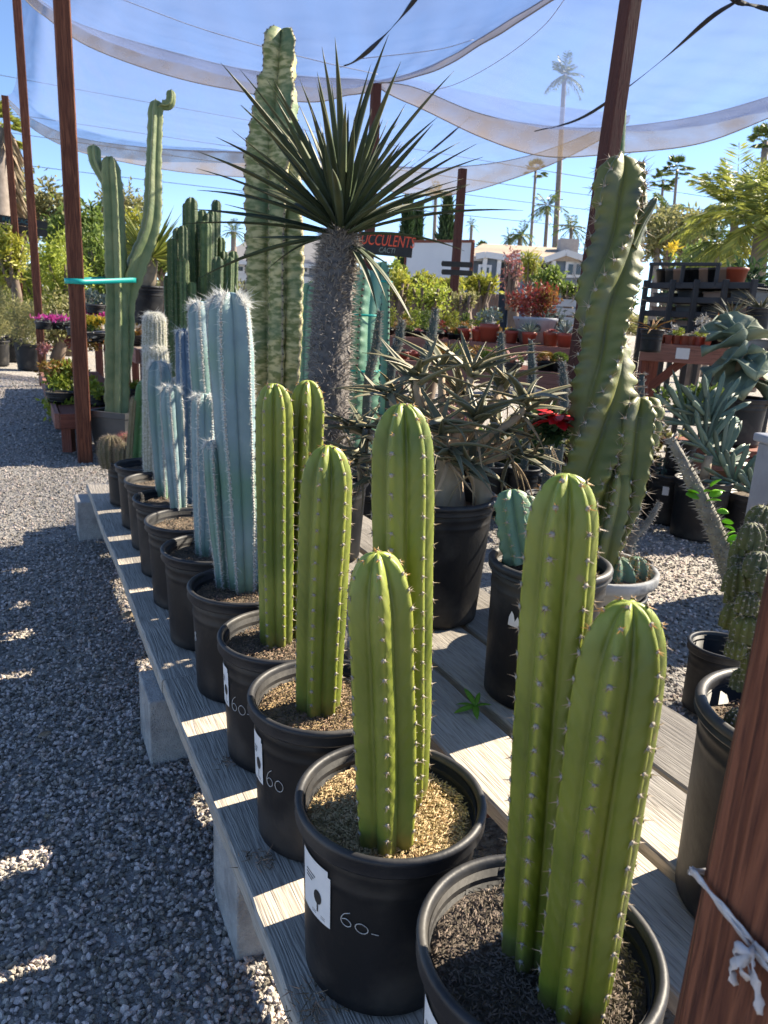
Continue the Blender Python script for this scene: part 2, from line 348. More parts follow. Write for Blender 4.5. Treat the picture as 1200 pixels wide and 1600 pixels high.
# ---------------------------------------------------------------- builders
def wp(o, parent):
    """parent a piece that was built in world coordinates"""
    o.parent = parent; o.matrix_parent_inverse = parent.matrix_basis.inverted(); return o
def board(name, a, b, w, h, m, parent=None, bevel=.004):
    """a straight timber from a to b, fibres along its length (w across, h up)"""
    a, b = Vector(tuple(map(float, a))), Vector(tuple(map(float, b))); d = b-a; L = d.length; x = d.normalized()
    z = Vector((0, 0, 1)) if abs(x.z) < .95 else Vector((0, 1, 0))
    y = z.cross(x).normalized(); z = x.cross(y)
    B = MB(); B.box((0, 0, 0), (L, w, h))
    o = B.build(name, MAT[m], bevel=bevel)
    M = Matrix((x, y, z)).transposed().to_4x4(); M.translation = (a+b)/2
    o.matrix_basis = M
    if parent: wp(o, parent)
    return o
def post(label, base, top, w, m, rz=None, group=None, name='shade_post'):
    base = np.asarray(base, float); top = np.asarray(top, float); h = top[2]-base[2]; n = 14
    V = []; Fc = []
    for i in range(n):
        u = i/(n-1); c = (top-base)*u
        k = w/2*(1+.012*math.sin(7*u+base[0]*3)); ch = w*.08
        for x, y in ((-k+ch, -k), (k-ch, -k), (k, -k+ch), (k, k-ch), (k-ch, k), (-k+ch, k), (-k, k-ch), (-k, -k+ch)):
            V.append((c[0]*1+x, c[1]+y, c[2]))
    for i in range(n-1):
        for j in range(8): Fc.append((i*8+j, i*8+(j+1) % 8, (i+1)*8+(j+1) % 8, (i+1)*8+j))
    Fc += [tuple(range(8))[::-1], tuple((n-1)*8+j for j in range(8))]
    r = ROW if rz is None else rz
    c, s = math.cos(-r), math.sin(-r)
    # lean is given in world axes: turn it into the post's own axes
    V2 = []
    for k, v in enumerate(V):
        cc = (top-base)*((k//8)/(n-1)); dx, dy = cc[0], cc[1]
        V2.append((v[0]-cc[0]+c*dx-s*dy, v[1]-cc[1]+s*dx+c*dy, v[2]))
    o = link(name, mesh(V2, Fc, False), MAT[m], None, base, (0, 0, r))
    return tag(o, label, 'post', group)

def rib_section(n, dep, sharp, seg):
    K = n*seg; th = np.arange(K)*2*math.pi/K
    x = np.abs((th*n/(2*math.pi)+.5) % 1-.5)*2                          # 0 on the crest, 1 in the groove
    y = np.maximum(np.sqrt(x*x+.006)-.006**.5, 0); y = y/y.max()
    g = np.clip((x-.86)/.14, 0, 1)
    return th, 1-dep*y**sharp-.045*g*g, 1-x
def ribbed(path, R, n=7, dep=.3, sharp=.75, twist=0., seg=10, rings=56, dome=1.1, rprof=None, scallop=0., pitch=.03, phase=0., wob=.01, crest_flat=0.):
    """a ribbed column: returns verts, faces, attributes and the crest lines"""
    P = bez(path, rings); s = np.concatenate([[0], np.cumsum(np.linalg.norm(np.diff(P, axis=0), axis=1))]); L = s[-1]
    dl = R*dome; ss = np.concatenate([np.linspace(0, L-dl, rings-12, endpoint=False), L-dl+dl*np.sin(np.linspace(0, math.pi/2, 13))])
    Q = np.stack([np.interp(ss, s, P[:, k]) for k in range(3)], -1); T, U, B = frames(Q)
    T = nrm(T); rings = len(ss)
    th, sec, c = rib_section(n, dep, sharp, seg); K = len(th)
    g = np.where(ss > L-dl, np.sqrt(np.clip(1-((ss-(L-dl))/dl)**2, 0, 1)), 1.)
    u = ss/L
    if rprof is not None: g = g*np.interp(u, *rprof)
    ph0 = random.uniform(0, 9)
    g = g*(1+wob*np.sin(9*u+ph0)+wob*.7*np.sin(23*u+ph0*2))
    V = np.zeros((rings, K, 3)); rib = np.zeros((rings, K)); tip = np.zeros((rings, K)); foot = np.zeros((rings, K)); chev = np.zeros((rings, K))
    crests = [[] for _ in range(n)]
    for i in range(rings):
        near = max(0, (ss[i]-(L-dl))/dl)
        sc = 1-(1-sec)*(1+.5*near)
        if scallop: sc = sc*(1+scallop*c**2*np.sin(ss[i]/pitch*2*math.pi+np.floor(th*n/(2*math.pi)+.5)*1.7))
        a = th+phase+twist*u[i]+.03*math.sin(6*u[i]+ph0)
        r = R*g[i]*sc
        drop = -T[i]*R*.10*near**3*(1-g[i])                             # the crown dips a little in the middle
        V[i] = Q[i]+np.cos(a)[:, None]*U[i]*r[:, None]+np.sin(a)[:, None]*B[i]*r[:, None]+drop
        rib[i] = c; tip[i] = near; foot[i] = 1-u[i]; chev[i] = ss[i]/.027+1.5*(1-c)
        for k in range(n):
            j = k*seg; crests[k].append((V[i, j], nrm(V[i, j]-Q[i]) if g[i] > .02 else T[i], T[i], ss[i], near))
    Vf = V.reshape(-1, 3)
    Fc = [(i*K+j, i*K+(j+1) % K, (i+1)*K+(j+1) % K, (i+1)*K+j) for i in range(rings-1) for j in range(K)]
    Fc = np.array(Fc)
    return Vf, Fc, dict(rib=rib.ravel(), tip=tip.ravel(), foot=foot.ravel(), groove=1-rib.ravel(), chev=chev.ravel()), crests
def crest_points(crests, step, jit=.12, start=.02, endpad=.004):
    out = []
    for cr in crests:
        S = np.array([c[3] for c in cr]); pos = np.array([c[0] for c in cr]); nn = np.array([c[1] for c in cr]); tt = np.array([c[2] for c in cr]); nr = np.array([c[4] for c in cr])
        x = start+random.random()*step
        while x < S[-1]-endpad:
            f = lambda A: np.array([np.interp(x, S, A[:, k]) for k in range(3)])
            out.append((f(pos), nrm(f(nn)), nrm(f(tt)), float(np.interp(x, S, nr))))
            x += step*(1+random.uniform(-jit, jit))*(1-.35*float(np.interp(x, S, nr)))
    return out
def spine_clusters(areoles, count, L, wd, spread=1.0, central=True, out=.4):
    P = []; D = []; Ls = []
    for p, n_, t, near in areoles:
        b = np.cross(n_, t); k = max(2, count+random.randint(-1, 1))
        for i in range(k):
            a = 2*math.pi*(i+random.random()*.7)/k
            d = n_*random.uniform(.25, .25+out)+spread*(math.cos(a)*t+math.sin(a)*b)
            P.append(p-n_*.0015); D.append(d); Ls.append(L*random.uniform(.5, 1.05))
        if central:
            P.append(p); D.append(n_+.35*np.array([random.uniform(-1, 1) for _ in range(3)])); Ls.append(L*random.uniform(.8, 1.25))
    return cones(P, np.array(D), np.array(Ls), wd)
def buttons(areoles, r, flat=.55):
    """little cushions that the spines grow from"""
    ico = np.array([(0, 0, 1), (.894, 0, .447), (.276, .851, .447), (-.724, .526, .447), (-.724, -.526, .447), (.276, -.851, .447), (.9, .3, -.2), (-.1, .95, -.2), (-.95, .25, -.2), (-.5, -.8, -.2), (.6, -.75, -.2)])
    fi = [(0, 1, 2), (0, 2, 3), (0, 3, 4), (0, 4, 5), (0, 5, 1), (1, 6, 2), (2, 6, 7), (2, 7, 3), (3, 7, 8), (3, 8, 4), (4, 8, 9), (4, 9, 5), (5, 9, 10), (5, 10, 1), (1, 10, 6)]
    V = []; Fc = []
    for p, n_, t, near in areoles:
        b = np.cross(n_, t); o = len(V); q = r*random.uniform(.75, 1.2)
        for x, y, z in ico: V.append(p+(t*x+b*y)*q+n_*z*q*flat)
        Fc += [(a+o, c+o, d+o) for a, c, d in fi]
    return np.array(V), np.array(Fc)
def stem(parent, path, R, m, n=7, dep=.3, spine=None, name='stem', **kw):
    """spine: dict(step,count,L,w,mat[,top][,button]); all in world coordinates"""
    V, Fc, at, cr = ribbed(path, R, n, dep, **kw)
    o = wp(link(name, mesh(V, Fc, True, at), MAT[m]), parent)
    if spine:
        ar = crest_points(cr, spine['step'], start=0., endpad=.0)
        if not ar: return o, cr
        low = [a for a in ar if a[3] < .45]; hi = [a for a in ar if a[3] >= .45]
        if not spine.get('top') or not low: low, hi = ar, []
        v, f = spine_clusters(low, spine['count'], spine['L'], spine['w'], spine.get('spread', 1.), True, spine.get('out', .4))
        me = mesh(v, f, False); me.materials.append(MAT[spine['mat']])
        s = link('spines', me); s['kind'] = 'stuff'; wp(s, parent); reparent(s, o)
        if hi:
            v, f = spine_clusters(hi, spine['count'], spine['L']*.95, spine['w']*.9, .6, True, .8)
            s = link('crown_spines', mesh(v, f, False), MAT[spine['top']]); s['kind'] = 'stuff'; reparent(s, o)
        if spine.get('button'):
            v, f = buttons(ar, spine['button'])
            s = link('areoles', mesh(v, f, True), MAT[spine.get('bmat', 'areole')]); s['kind'] = 'stuff'; reparent(s, o)
    return o, cr
def reparent(s, o):
    """sub-part in world coordinates under a part that itself was built in world coordinates"""
    s.parent = o; s.matrix_parent_inverse = (o.parent.matrix_basis @ o.matrix_parent_inverse @ o.matrix_basis).inverted() if o.parent else o.matrix_basis.inverted()
def wool_hair(cr, o, step, cnt, L, w, m='wool', tipmult=2.2, tipcnt=3):
    P = []; D = []; Ls = []
    for p, n_, t, near in crest_points(cr, step):
        b = np.cross(n_, t)
        for _ in range(int(cnt*(1+tipcnt*(near > .3)))):
            d = n_*random.uniform(.1, .9)+t*random.uniform(-.7, .9)+b*random.uniform(-.9, .9)
            P.append(p+b*random.uniform(-.004, .004)-n_*.001); D.append(d); Ls.append(L*random.uniform(.4, 1.2)*(tipmult if near > .3 else 1)*(1 if random.random() > .06 else 2.2))
    v, f = cones(P, np.array(D), np.array(Ls), w)
    s = link('wool_hairs', mesh(v, f, False), MAT[m]); s['kind'] = 'stuff'; reparent(s, o)

# nursery pots ------------------------------------------------------
_pot_cache = {}
def pot(parent, c, rt_, rb, h, soil='soil', drop=.035, mats=('pot_black', 'pot_rim'), k=64, soilk=True, rim=.013, lip=.03):
    """round nursery pot standing on c: body > rim, and soil; rim at height h"""
    key = (rt_, rb, h, k, rim, lip)
    if key not in _pot_cache:
        R = lambda z: rb+(rt_-.012-rb)*z/h
        B = MB(); th = .004
        pr = [(0, .006), (rb*.86, .006), (rb*.9, 0), (rb, .004)]
        for z in np.linspace(.02, h-lip-.06, 5): pr.append((R(z), z))
        for z, dx in ((h-lip-.05, 0), (h-lip-.047, .0012), (h-lip-.040, .0012), (h-lip-.037, 0), (h-lip-.022, 0), (h-lip-.019, .0014), (h-lip-.012, .0014), (h-lip-.009, 0), (h-lip+.004, .001)): pr.append((R(z)+dx, z))
        pr += [(R(h)-th, h-.01), (R(h*.5)-th, h*.5), (R(h*.5)*.2, h*.5)]
        B.lathe(pr, k)
        B2 = MB(); q = []
        for a in np.linspace(-.5*math.pi, 1.0*math.pi, 9): q.append((rt_-rim/2+math.cos(a)*rim/2, h-rim/2+math.sin(a)*rim/2))
        q = [(R(h-lip)+.0015, h-lip), (rt_-.004, h-lip-.001)]+[(rt_-.001, h-lip+.004)]+q+[(R(h)-th, h-rim*1.3), (R(h-.03)-th, h-.03)]
        B2.lathe(q, k)
        _pot_cache[key] = (mesh(B.V, B.F, True), mesh(B2.V, B2.F, True), R)
    me, mr, R = _pot_cache[key]
    o = bpy.data.objects.new('pot', me if not me.materials or me.materials[0] == MAT[mats[0]] else me.copy()); COL.objects.link(o)
    if len(o.data.materials) == 0: o.data.materials.append(MAT[mats[0]])
    else: o.data.materials[0] = MAT[mats[0]]
    o.location = tuple(map(float, c)); o.rotation_euler = (0, 0, random.uniform(0, 6)); wp(o, parent)
    rm = bpy.data.objects.new('rim', mr if not mr.materials or mr.materials[0] == MAT[mats[1]] else mr.copy()); COL.objects.link(rm)
    if len(rm.data.materials) == 0: rm.data.materials.append(MAT[mats[1]])
    else: rm.data.materials[0] = MAT[mats[1]]
    rm.parent = o
    if soil:
        rs = R(h-drop)-.006; n, kk = 12, 40; V = [(0, 0, .006)]; Fc = []
        sd = random.uniform(0, 9)
        for i in range(1, n+1):
            for j in range(kk):
                r = rs*i/n; a = 2*math.pi*j/kk
                z = .006*math.sin(9*r/rs+sd+2*a)*math.sin(3*a+sd)*(i/n)+random.uniform(-.0022, .0022)-.006*(i == n)
                V.append((r*math.cos(a), r*math.sin(a), z))
        Fc = [(0, 1+j, 1+(j+1) % kk) for j in range(kk)]+[(1+(i-1)*kk+j, 1+i*kk+j, 1+i*kk+(j+1) % kk, 1+(i-1)*kk+(j+1) % kk) for i in range(1, n) for j in range(kk)]
        so = link('soil', mesh(V, Fc, True), MAT[soil], None, (c[0], c[1], c[2]+h-drop)); wp(so, parent)
    return o
def soil_chips(parent, c, r, n, m, L=.009, w=.0022, avoid=()):
    """loose bark and rice-hull litter lying on the soil"""
    a = RNG.uniform(0, 2*math.pi, n); q = r*np.sqrt(RNG.uniform(0, 1, n))
    P = np.stack([c[0]+q*np.cos(a), c[1]+q*np.sin(a), c[2]+RNG.uniform(.0, .006, n)], -1)
    d = RNG.uniform(0, 2*math.pi, n); D = np.stack([np.cos(d), np.sin(d), RNG.normal(0, .28, n)], -1)
    l = L*RNG.uniform(.5, 1.3, n); ww = w*RNG.uniform(.6, 1.4, n)
    D = nrm(D); A = nrm(np.cross(D, [0, 0, 1.])); N = np.cross(A, D)
    V = np.stack([P-D*l[:, None]/2, P+A*ww[:, None]/2, P+D*l[:, None]/2, P-A*ww[:, None]/2, P+N*ww[:, None]*.6], 1)
    b = np.arange(n)[:, None]*5
    Fc = np.concatenate([b+[0, 1, 4], b+[1, 2, 4], b+[2, 3, 4], b+[3, 0, 4]])
    o = link('soil_litter', mesh(V.reshape(-1, 3), Fc, False), MAT[m]); o['kind'] = 'stuff'; wp(o, parent); return o
def pot_radius(rt_, rb, h, z): return rb+(rt_-.012-rb)*z/h
def surf(c, rt_, rb, h, ang, z, off=.0015):
    r = pot_radius(rt_, rb, h, z)+off
    return np.array([c[0]+r*math.cos(ang), c[1]+r*math.sin(ang), c[2]+z])
def pot_label(po, parent, c, dims, a0, a1, z0, z1, full=True):
    """white paper label wrapped on the pot wall, with its printed lines and round mark"""
    n, m_ = 14, 10; V = []; Fc = []; Mi = []
    for i in range(n+1):
        for j in range(m_+1): V.append(surf(c, *dims, a0+(a1-a0)*i/n, z0+(z1-z0)*j/m_, .0022))
    for i in range(n):
        for j in range(m_):
            if (i == n-1 and j == m_-1): continue
            Fc.append((i*(m_+1)+j, (i+1)*(m_+1)+j, (i+1)*(m_+1)+j+1, i*(m_+1)+j+1)); Mi.append(0)
    def patch(pts):
        o = len(V)
        for u, v in pts: V.append(surf(c, *dims, a0+(a1-a0)*u, z0+(z1-z0)*v, .0030))
        Fc.append(tuple(range(o, o+len(pts)))); Mi.append(1)
    if full:
        w, h_ = abs(a1-a0)*dims[0], z1-z0
        patch([(.62+.010/w*math.cos(t), .40+.012/h_*math.sin(t)) for t in np.linspace(0, 2*math.pi, 14, endpoint=False)])
        patch([(.60, .28), (.64, .28), (.64, .14), (.60, .14)])
        for k in range(3): patch([(.18, .72-.055*k), (.18+.36-.06*k, .72-.055*k), (.18+.36-.06*k, .70-.055*k), (.18, .70-.055*k)])
        for k in range(2): patch([(.42, .10-.035*k+.01), (.86, .10-.035*k+.01), (.86, .092-.035*k+.01), (.42, .092-.035*k+.01)])
    o = link('price_label', mesh(V, Fc, False, mats=Mi), [MAT['label_white'], MAT['label_ink']]); reparent(o, po); return o
GLYPH = {'6': [[(.75, 1.), (.35, .75), (.15, .35), (.25, .08), (.55, 0), (.82, .15), (.8, .38), (.5, .5), (.22, .36)]],
         '0': [[(.5, .62), (.2, .5), (.1, .25), (.3, .03), (.65, .02), (.9, .22), (.85, .48), (.5, .62), (.3, .56)]],
         '-': [[(.1, .2), (.55, .2)]], '8': [[(.6, .9), (.3, .75), (.5, .5), (.75, .25), (.5, 0), (.25, .2), (.5, .5), (.75, .75), (.6, .9)]]}
def pot_writing(po, c, dims, text, a0, z0, hgt, adv, tilt=0.):
    """hand-written price in chalk pen"""
    B = MB(); x = 0
    for ch in text:
        for st_ in GLYPH[ch]:
            pts = bez([(x+p[0]*adv, p[1]*hgt, 0) for p in st_], 18)
            P = [surf(c, *dims, a0+q[0]/dims[0], z0+q[1]+tilt*q[0], .0018) for q in pts]
            B.tube(P, .0007, 4)
        x += adv*1.02
    o = B.build('price_writing', MAT['chalk'], None, True); reparent(o, po); return o
def tocam_angle(c): return math.atan2(-c[1], -c[0])
# leaves ------------------------------------------------------------
def blade(L, w, th, bend, n=9, chan=.35, tipw=.02, prof='strap'):
    """thick leaf along +X, face up, curving down by bend; closed cross-section"""
    V = []; Fc = []; E = []
    for i in range(n+1):
        u = i/n; x = L*u; z = -bend*L*u*u
        if prof == 'strap': q = (min(1, .55+1.6*u) if u < .3 else 1.03-.05*u)*(1-max(0, (u-.45)/.55)**1.7)
        elif prof == 'taper': q = (1-u)**.75 if u > .12 else .8+u
        elif prof == 'paddle': q = .45+.55*math.sin(min(1, u*1.25)*math.pi/2) if u < .8 else (1-((u-.8)/.2)**2)**.5*.999
        elif prof == 'oval': q = math.sin(math.pi*min(1, max(.03, u*.95+.05)))**.7
        q = max(q, tipw); a = w/2*q; t = th*(1-.75*u)
        sec = [(-a, chan*a), (-a*.5, chan*a*.35), (0, 0), (a*.5, chan*a*.35), (a, chan*a), (a*.55, -t*.8+chan*a*.3), (0, -t), (-a*.55, -t*.8+chan*a*.3)]
        sl = math.atan2(-2*bend*u, 1); cs, sn = math.cos(sl), math.sin(sl)
        for y, zz in sec: V.append((x-sn*zz, y, z+cs*zz)); E.append(abs(y)/max(a, 1e-6))
    for i in range(n):
        for j in range(8): Fc.append((i*8+j, (i+1)*8+j, (i+1)*8+(j+1) % 8, i*8+(j+1) % 8))
    Fc += [tuple(range(8)), tuple(n*8+j for j in range(8))[::-1]]
    return mesh(V, Fc, True, {'edge': E})
def place_leaf(name, me, m, parent, p, d, roll=0., sc=1., upv=(0, 0, 1)):
    x = Vector(tuple(d)).normalized(); u = Vector(upv)
    y = u.cross(x)
    y = Vector((0, 1, 0)) if y.length < 1e-3 else y.normalized()
    z = x.cross(y); M = Matrix((x, y, z)).transposed() @ Matrix.Rotation(roll, 3, 'X')
    M4 = M.to_4x4() @ Matrix.Diagonal((*((sc,)*3 if np.isscalar(sc) else sc), 1)); M4.translation = Vector(tuple(map(float, p)))
    o = bpy.data.objects.new(name, me); COL.objects.link(o)
    if len(me.materials) == 0: me.materials.append(MAT[m])
    o.matrix_basis = M4; wp(o, parent); return o
def cloud(n, c, rad, L, w, clump=9, csize=.42, hollow=.35, up=.2):
    """leaf-sized faces gathered in clumps through a crown's volume"""
    k = RNG.normal(size=(clump, 3)); k = nrm(k)*RNG.uniform(hollow, 1, (clump, 1))**.6
    idx = RNG.integers(0, clump, n); off = RNG.normal(size=(n, 3))*csize*.5
    Q = k[idx]+off; P = np.asarray(c)+Q*np.asarray(rad)
    D = nrm(off+RNG.normal(size=(n, 3))*.5+[0, 0, up])
    return leaves(P, D, L*RNG.uniform(.6, 1.3, n), w*RNG.uniform(.7, 1.2, n))
# ================================================================ the setting
def ground():
    xs = np.concatenate([-np.geomspace(600, 8, 16), np.linspace(-7, 8, 76), np.geomspace(9, 600, 16)])
    ys = np.concatenate([[-60, -20, -6], np.linspace(-2, 16, 91), np.geomspace(17, 900, 18)])
    X, Y = np.meshgrid(xs, ys); Z = .014*np.sin(X*1.3+.7*Y)*np.sin(Y*.9)+.006*np.sin(4*X+1)*np.sin(3.3*Y)-.012
    n, m_ = X.shape; V = np.stack([X, Y, Z], -1).reshape(-1, 3)
    i, j = np.meshgrid(np.arange(n-1), np.arange(m_-1), indexing='ij'); a = (i*m_+j).ravel()
    o = link('gravel_ground', mesh(V, np.stack([a, a+1, a+m_+1, a+m_], -1), True), MAT['gravel_ground'])
    tag(o, kind='structure')
ground()
ICO = np.array([(0, 1, 1.618), (0, -1, 1.618), (0, 1, -1.618), (0, -1, -1.618), (1, 1.618, 0), (-1, 1.618, 0), (1, -1.618, 0), (-1, -1.618, 0), (1.618, 0, 1), (-1.618, 0, 1), (1.618, 0, -1), (-1.618, 0, -1)])*.62
ICF = np.array([(0, 1, 8), (0, 9, 1), (0, 8, 4), (0, 5, 9), (0, 4, 5), (1, 7, 6), (1, 6, 8), (1, 9, 7), (2, 10, 3), (2, 3, 11), (2, 4, 10), (2, 11, 5), (2, 5, 4), (3, 6, 7), (3, 10, 6), (3, 7, 11), (4, 8, 10), (6, 10, 8), (5, 11, 9), (7, 9, 11)])
def pebbles(name, label, P, size):
    n = len(P)
    B = ICO[None]*(1+RNG.uniform(-.26, .22, (n, 12, 3)))
    B *= (size[:, None]*np.stack([RNG.uniform(.75, 1.25, n), RNG.uniform(.55, .9, n), RNG.uniform(.38, .7, n)], -1))[:, None]*.56
    q = nrm(RNG.normal(size=(n, 4))*[1.6, .5, .5, 1.]); w, x, y, z = q.T
    R = np.stack([1-2*(y*y+z*z), 2*(x*y-z*w), 2*(x*z+y*w), 2*(x*y+z*w), 1-2*(x*x+z*z), 2*(y*z-x*w), 2*(x*z-y*w), 2*(y*z+x*w), 1-2*(x*x+y*y)], -1).reshape(n, 3, 3)
    V = np.einsum('nij,nkj->nki', R, B)+P[:, None]
    Fc = (np.arange(n)[:, None, None]*12+ICF[None]).reshape(-1, 3)
    o = link(name, mesh(V.reshape(-1, 3), Fc, False), MAT['pebble']); tag(o, label, 'gravel', kind='stuff')
def gz(X, Y): return .014*np.sin(X*1.3+.7*Y)*np.sin(Y*.9)+.006*np.sin(4*X+1)*np.sin(3.3*Y)-.012
def scatter(x0, x1, y0, y1, dens, keep):
    n = int((x1-x0)*(y1-y0)*dens); X = RNG.uniform(x0, x1, n); Y = RNG.uniform(y0, y1, n); k = keep(X, Y)
    X, Y = X[k], Y[k]; return np.stack([X, Y, gz(X, Y)+RNG.uniform(-.001, .006, len(X))], -1)
def st_(X, Y): return (X-O2[0])*E1[0]+(Y-O2[1])*E1[1], (X-O2[0])*E2[0]+(Y-O2[1])*E2[1]
def keepL(X, Y): s, t = st_(X, Y); return (t < .42) & (X > -.70*Y-.28)
P1_ = np.concatenate([scatter(-1.9, .35, .45, 2.2, 12000, keepL), scatter(-2.6, 0, 2.2, 3.6, 5800, keepL), scatter(-4.2, -.8, 3.6, 6.2, 2300, keepL), scatter(-8.6, -1.6, 6.2, 11.5, 650, keepL)])
SZ_ = RNG.uniform(.006, .0145, len(P1_))*np.where(RNG.random(len(P1_)) < .04, 1.35, 1)*np.where(P1_[:, 1] > 6.2, 1.7, 1)
pebbles('gravel', 'loose grey and brown gravel on the path beside the plank bench', P1_, SZ_)
def keepR(X, Y): s, t = st_(X, Y); return (t > 1.1) & (X < .62*Y+.1)
P2_ = scatter(.6, 3., 1.6, 5., 2100, keepR)
pebbles('gravel', 'sun-flecked pale gravel on the aisle behind the plank bench', P2_, RNG.uniform(.008, .018, len(P2_)))

# the plank bench ---------------------------------------------------
bench = thing('plank_bench', 'low bench of weathered grey planks carrying the long row of black cactus pots', 'bench', (*XY(1.5, .6), 0), ROW)
def plank(s0, s1, t0, t1, thick=.04):
    L = s1-s0; w = t1-t0; n = 60; V = []; Fc = []
    ph = random.uniform(0, 9)
    for i in range(n+1):
        y = -L/2+L*i/n
        e0 = .0025*math.sin(5*y+ph)+random.uniform(-.0011, .0011); e1 = .0025*math.sin(4*y+ph*2)+random.uniform(-.0011, .0011)
        sag = .003*math.sin(2.3*y+ph)
        for x, z in ((-w/2+e0, -.005), (-w/2+.005+e0, 0), (-w*.25, .0012), (w*.03, .0004), (w*.27, .0012), (w/2-.005+e1, 0), (w/2+e1, -.005), (w/2+e1, -thick+.003), (w/2-.004, -thick), (-w/2+.004, -thick), (-w/2+e0, -thick+.003)):
            V.append((x, y, z+sag))
    K = 11
    Fc = [(i*K+j, i*K+(j+1) % K, (i+1)*K+(j+1) % K, (i+1)*K+j) for i in range(n) for j in range(K)]+[tuple(range(K)), tuple(n*K+j for j in range(K))[::-1]]
    c = XY((s0+s1)/2, (t0+t1)/2)
    o = link('plank', mesh(V, [f[::-1] for f in Fc], False), MAT['plank_grey'], None, (c[0], c[1], ZD), (0, 0, ROW)); wp(o, bench); return o
plank(1.055, 3.43, 0, .292); plank(-1.3, 1.05, .004, .296)
plank(-1.3, 2.2, .555, .742); plank(-1.3, 2.6, .765, .972); plank(-1.3, 2.2, .99, 1.235)
plank(2.21, 3.40, .56, .745); plank(2.61, 3.43, .77, .97); plank(2.21, 3.41, .992, 1.23)
for s in (.42, 1.35, 3.2, -.9):                                        # bearers below the planks
    a, b = XY(s, .05), XY(s, 1.2); board('bearer', (*a, ZD-.086), (*b, ZD-.086), .085, .088, 'board_red', bench)
def block(s, t, label, L=.39, w=.19, h=.14):
    o = thing('concrete_block', label, 'block', (*XY(s, t), 0), ROW, 'concrete blocks under the plank bench')
    B = MB(); B.box((0, 0, h/2-.012), (L, w, h+.018))
    me = B.build('block_body', MAT['concrete'], o, bevel=.005); return o
block(1.12, .155, 'concrete block holding up the bench, lowermost end between two sunlit stripes', h=ZD-.04); block(.42, .205, 'rough concrete block under the bench beside the pot with a paper label', h=ZD-.04); block(3.28, .13, 'grey concrete block under the far corner of the plank bench', h=ZD-.04)
# litter on the planks
def litter(s, t, r, n, label):
    c = XY(s, t); a = RNG.uniform(0, 7, n); q = r*RNG.uniform(0, 1, n)**.8
    P = np.stack([c[0]+q*np.cos(a), c[1]+q*np.sin(a), ZD+.004+RNG.uniform(0, .012, n)*(1-q/r)], -1)
    d = RNG.normal(size=(n, 3))*[1, 1, .3]; v, f = cones(P, d, RNG.uniform(.008, .03, n), .0022)
    tag(link('plant_litter', mesh(v, f, False), MAT['chip_brown']), label, 'litter', kind='stuff')
litter(-.02, .035, .05, 90, 'dry root litter on the plank in front of the pot with the big paper label'); litter(.30, .04, .035, 50, 'little heap of dry litter on the plank beside the scuffed pot'); litter(.62, .06, .03, 30, 'few dry stalks at the foot of a pot on the front plank')
# dark fallen mulch in the open gap between the planks
def mulch():
    n = 2600; s = RNG.uniform(-.8, 1.6, n); t = RNG.uniform(.31, .54, n); P = O2+E1*s[:, None]+E2*t[:, None]
    P = np.concatenate([P, (gz(P[:, 0], P[:, 1])+RNG.uniform(.005, .035, n))[:, None]], 1)
    v, f = cones(P, RNG.normal(size=(n, 3))*[1, 1, .35], RNG.uniform(.012, .035, n), RNG.uniform(.004, .009, n))
    tag(link('bark_mulch', mesh(v, f, False), MAT['chip_dark']), 'dark bark litter fallen in the gap between the planks', 'mulch', kind='stuff')
mulch()
# little seedling growing out of the gap
w_ = PZ(742, 1110, ZD); sd = thing('weed_seedling', 'small green seedling growing between the planks beside a tall black pot', 'seedling', w_)
ml = blade(.075, .02, .002, .35, 6, .2, prof='oval')
for a, e in ((2.9, .25), (2.2, .9), (3.6, .1), (.3, .3), (1.2, .8), (4.6, .4)):
    place_leaf('leaf', ml, 'new_leaf', sd, w_+[0, 0, .012], (math.cos(a), math.sin(a), e), random.uniform(-.5, .5), random.uniform(.6, 1.))
# fallen leaves on the gravel
for (px, py, rz, sc, lb) in ((190, 962, .3, 1., 'dry yellow-green leaf lying on gravel against the bench'), (150, 968, 2., .45, 'tiny reddish dead leaf on shaded gravel beside the bench'), (60, 1152, 1., .5, 'small curled brown leaf lying out on the gravel path')):
    p = PZ(px, py, .012); t = thing('fallen_leaf', lb, 'leaf', p); place_leaf('leaf_blade', blade(.08, .04, .001, .2, 6, .3, prof='oval'), 'aloe_dead', t, p, (math.cos(rz), math.sin(rz), .1), .3, sc)

# ---------------------------------------------------------------- posts
M_TOP = W(588, 128, 9.2); N_TOP = W(723, 264, 10.8); R_TOP = W(975, -70, 4.9); A_TOP = W(86, -80, 6.2); A_BASE = PZ(133, 718, 0); B_BASE = PZ(68, 602, 0); C_BASE = W(34, 500, 14.6)
def over(b, y):                                                        # the point straight above b that shows at that height
    b = np.asarray(b, float); zs = np.linspace(0, 9, 900); q = np.stack([np.full(900, b[0]), np.full(900, b[1]), zs], -1)-[0, 0, HC]
    return np.array([b[0], b[1], zs[np.argmin(np.abs(800-F_PX*(q@up)/(q@fw)-y))]])
B_TOP = over(B_BASE, -25); C_TOP = over(C_BASE, 150)
def vert(top, lean=(0, 0)): return np.array([top[0]+lean[0], top[1]+lean[1], -.02])
post('tall red-brown timber post with teal tape round it, beside the plank bench', [A_BASE[0], A_BASE[1], -.02], [A_BASE[0]+.02, A_BASE[1], A_TOP[2]], .105, 'post_red')
post('red-brown timber post behind the orange-tipped jade plant on the gravel path', [B_BASE[0], B_BASE[1], -.02], [B_BASE[0], B_BASE[1], B_TOP[2]], .10, 'post_red')
post('distant timber post carrying two dark name boards above the hedge', [C_BASE[0], C_BASE[1], -.02], C_TOP, .12, 'post_red')
post('dark timber post behind the long-leaved spiny succulent, holding up the shade cloth corner', vert(M_TOP), M_TOP, .11, 'post_brown')
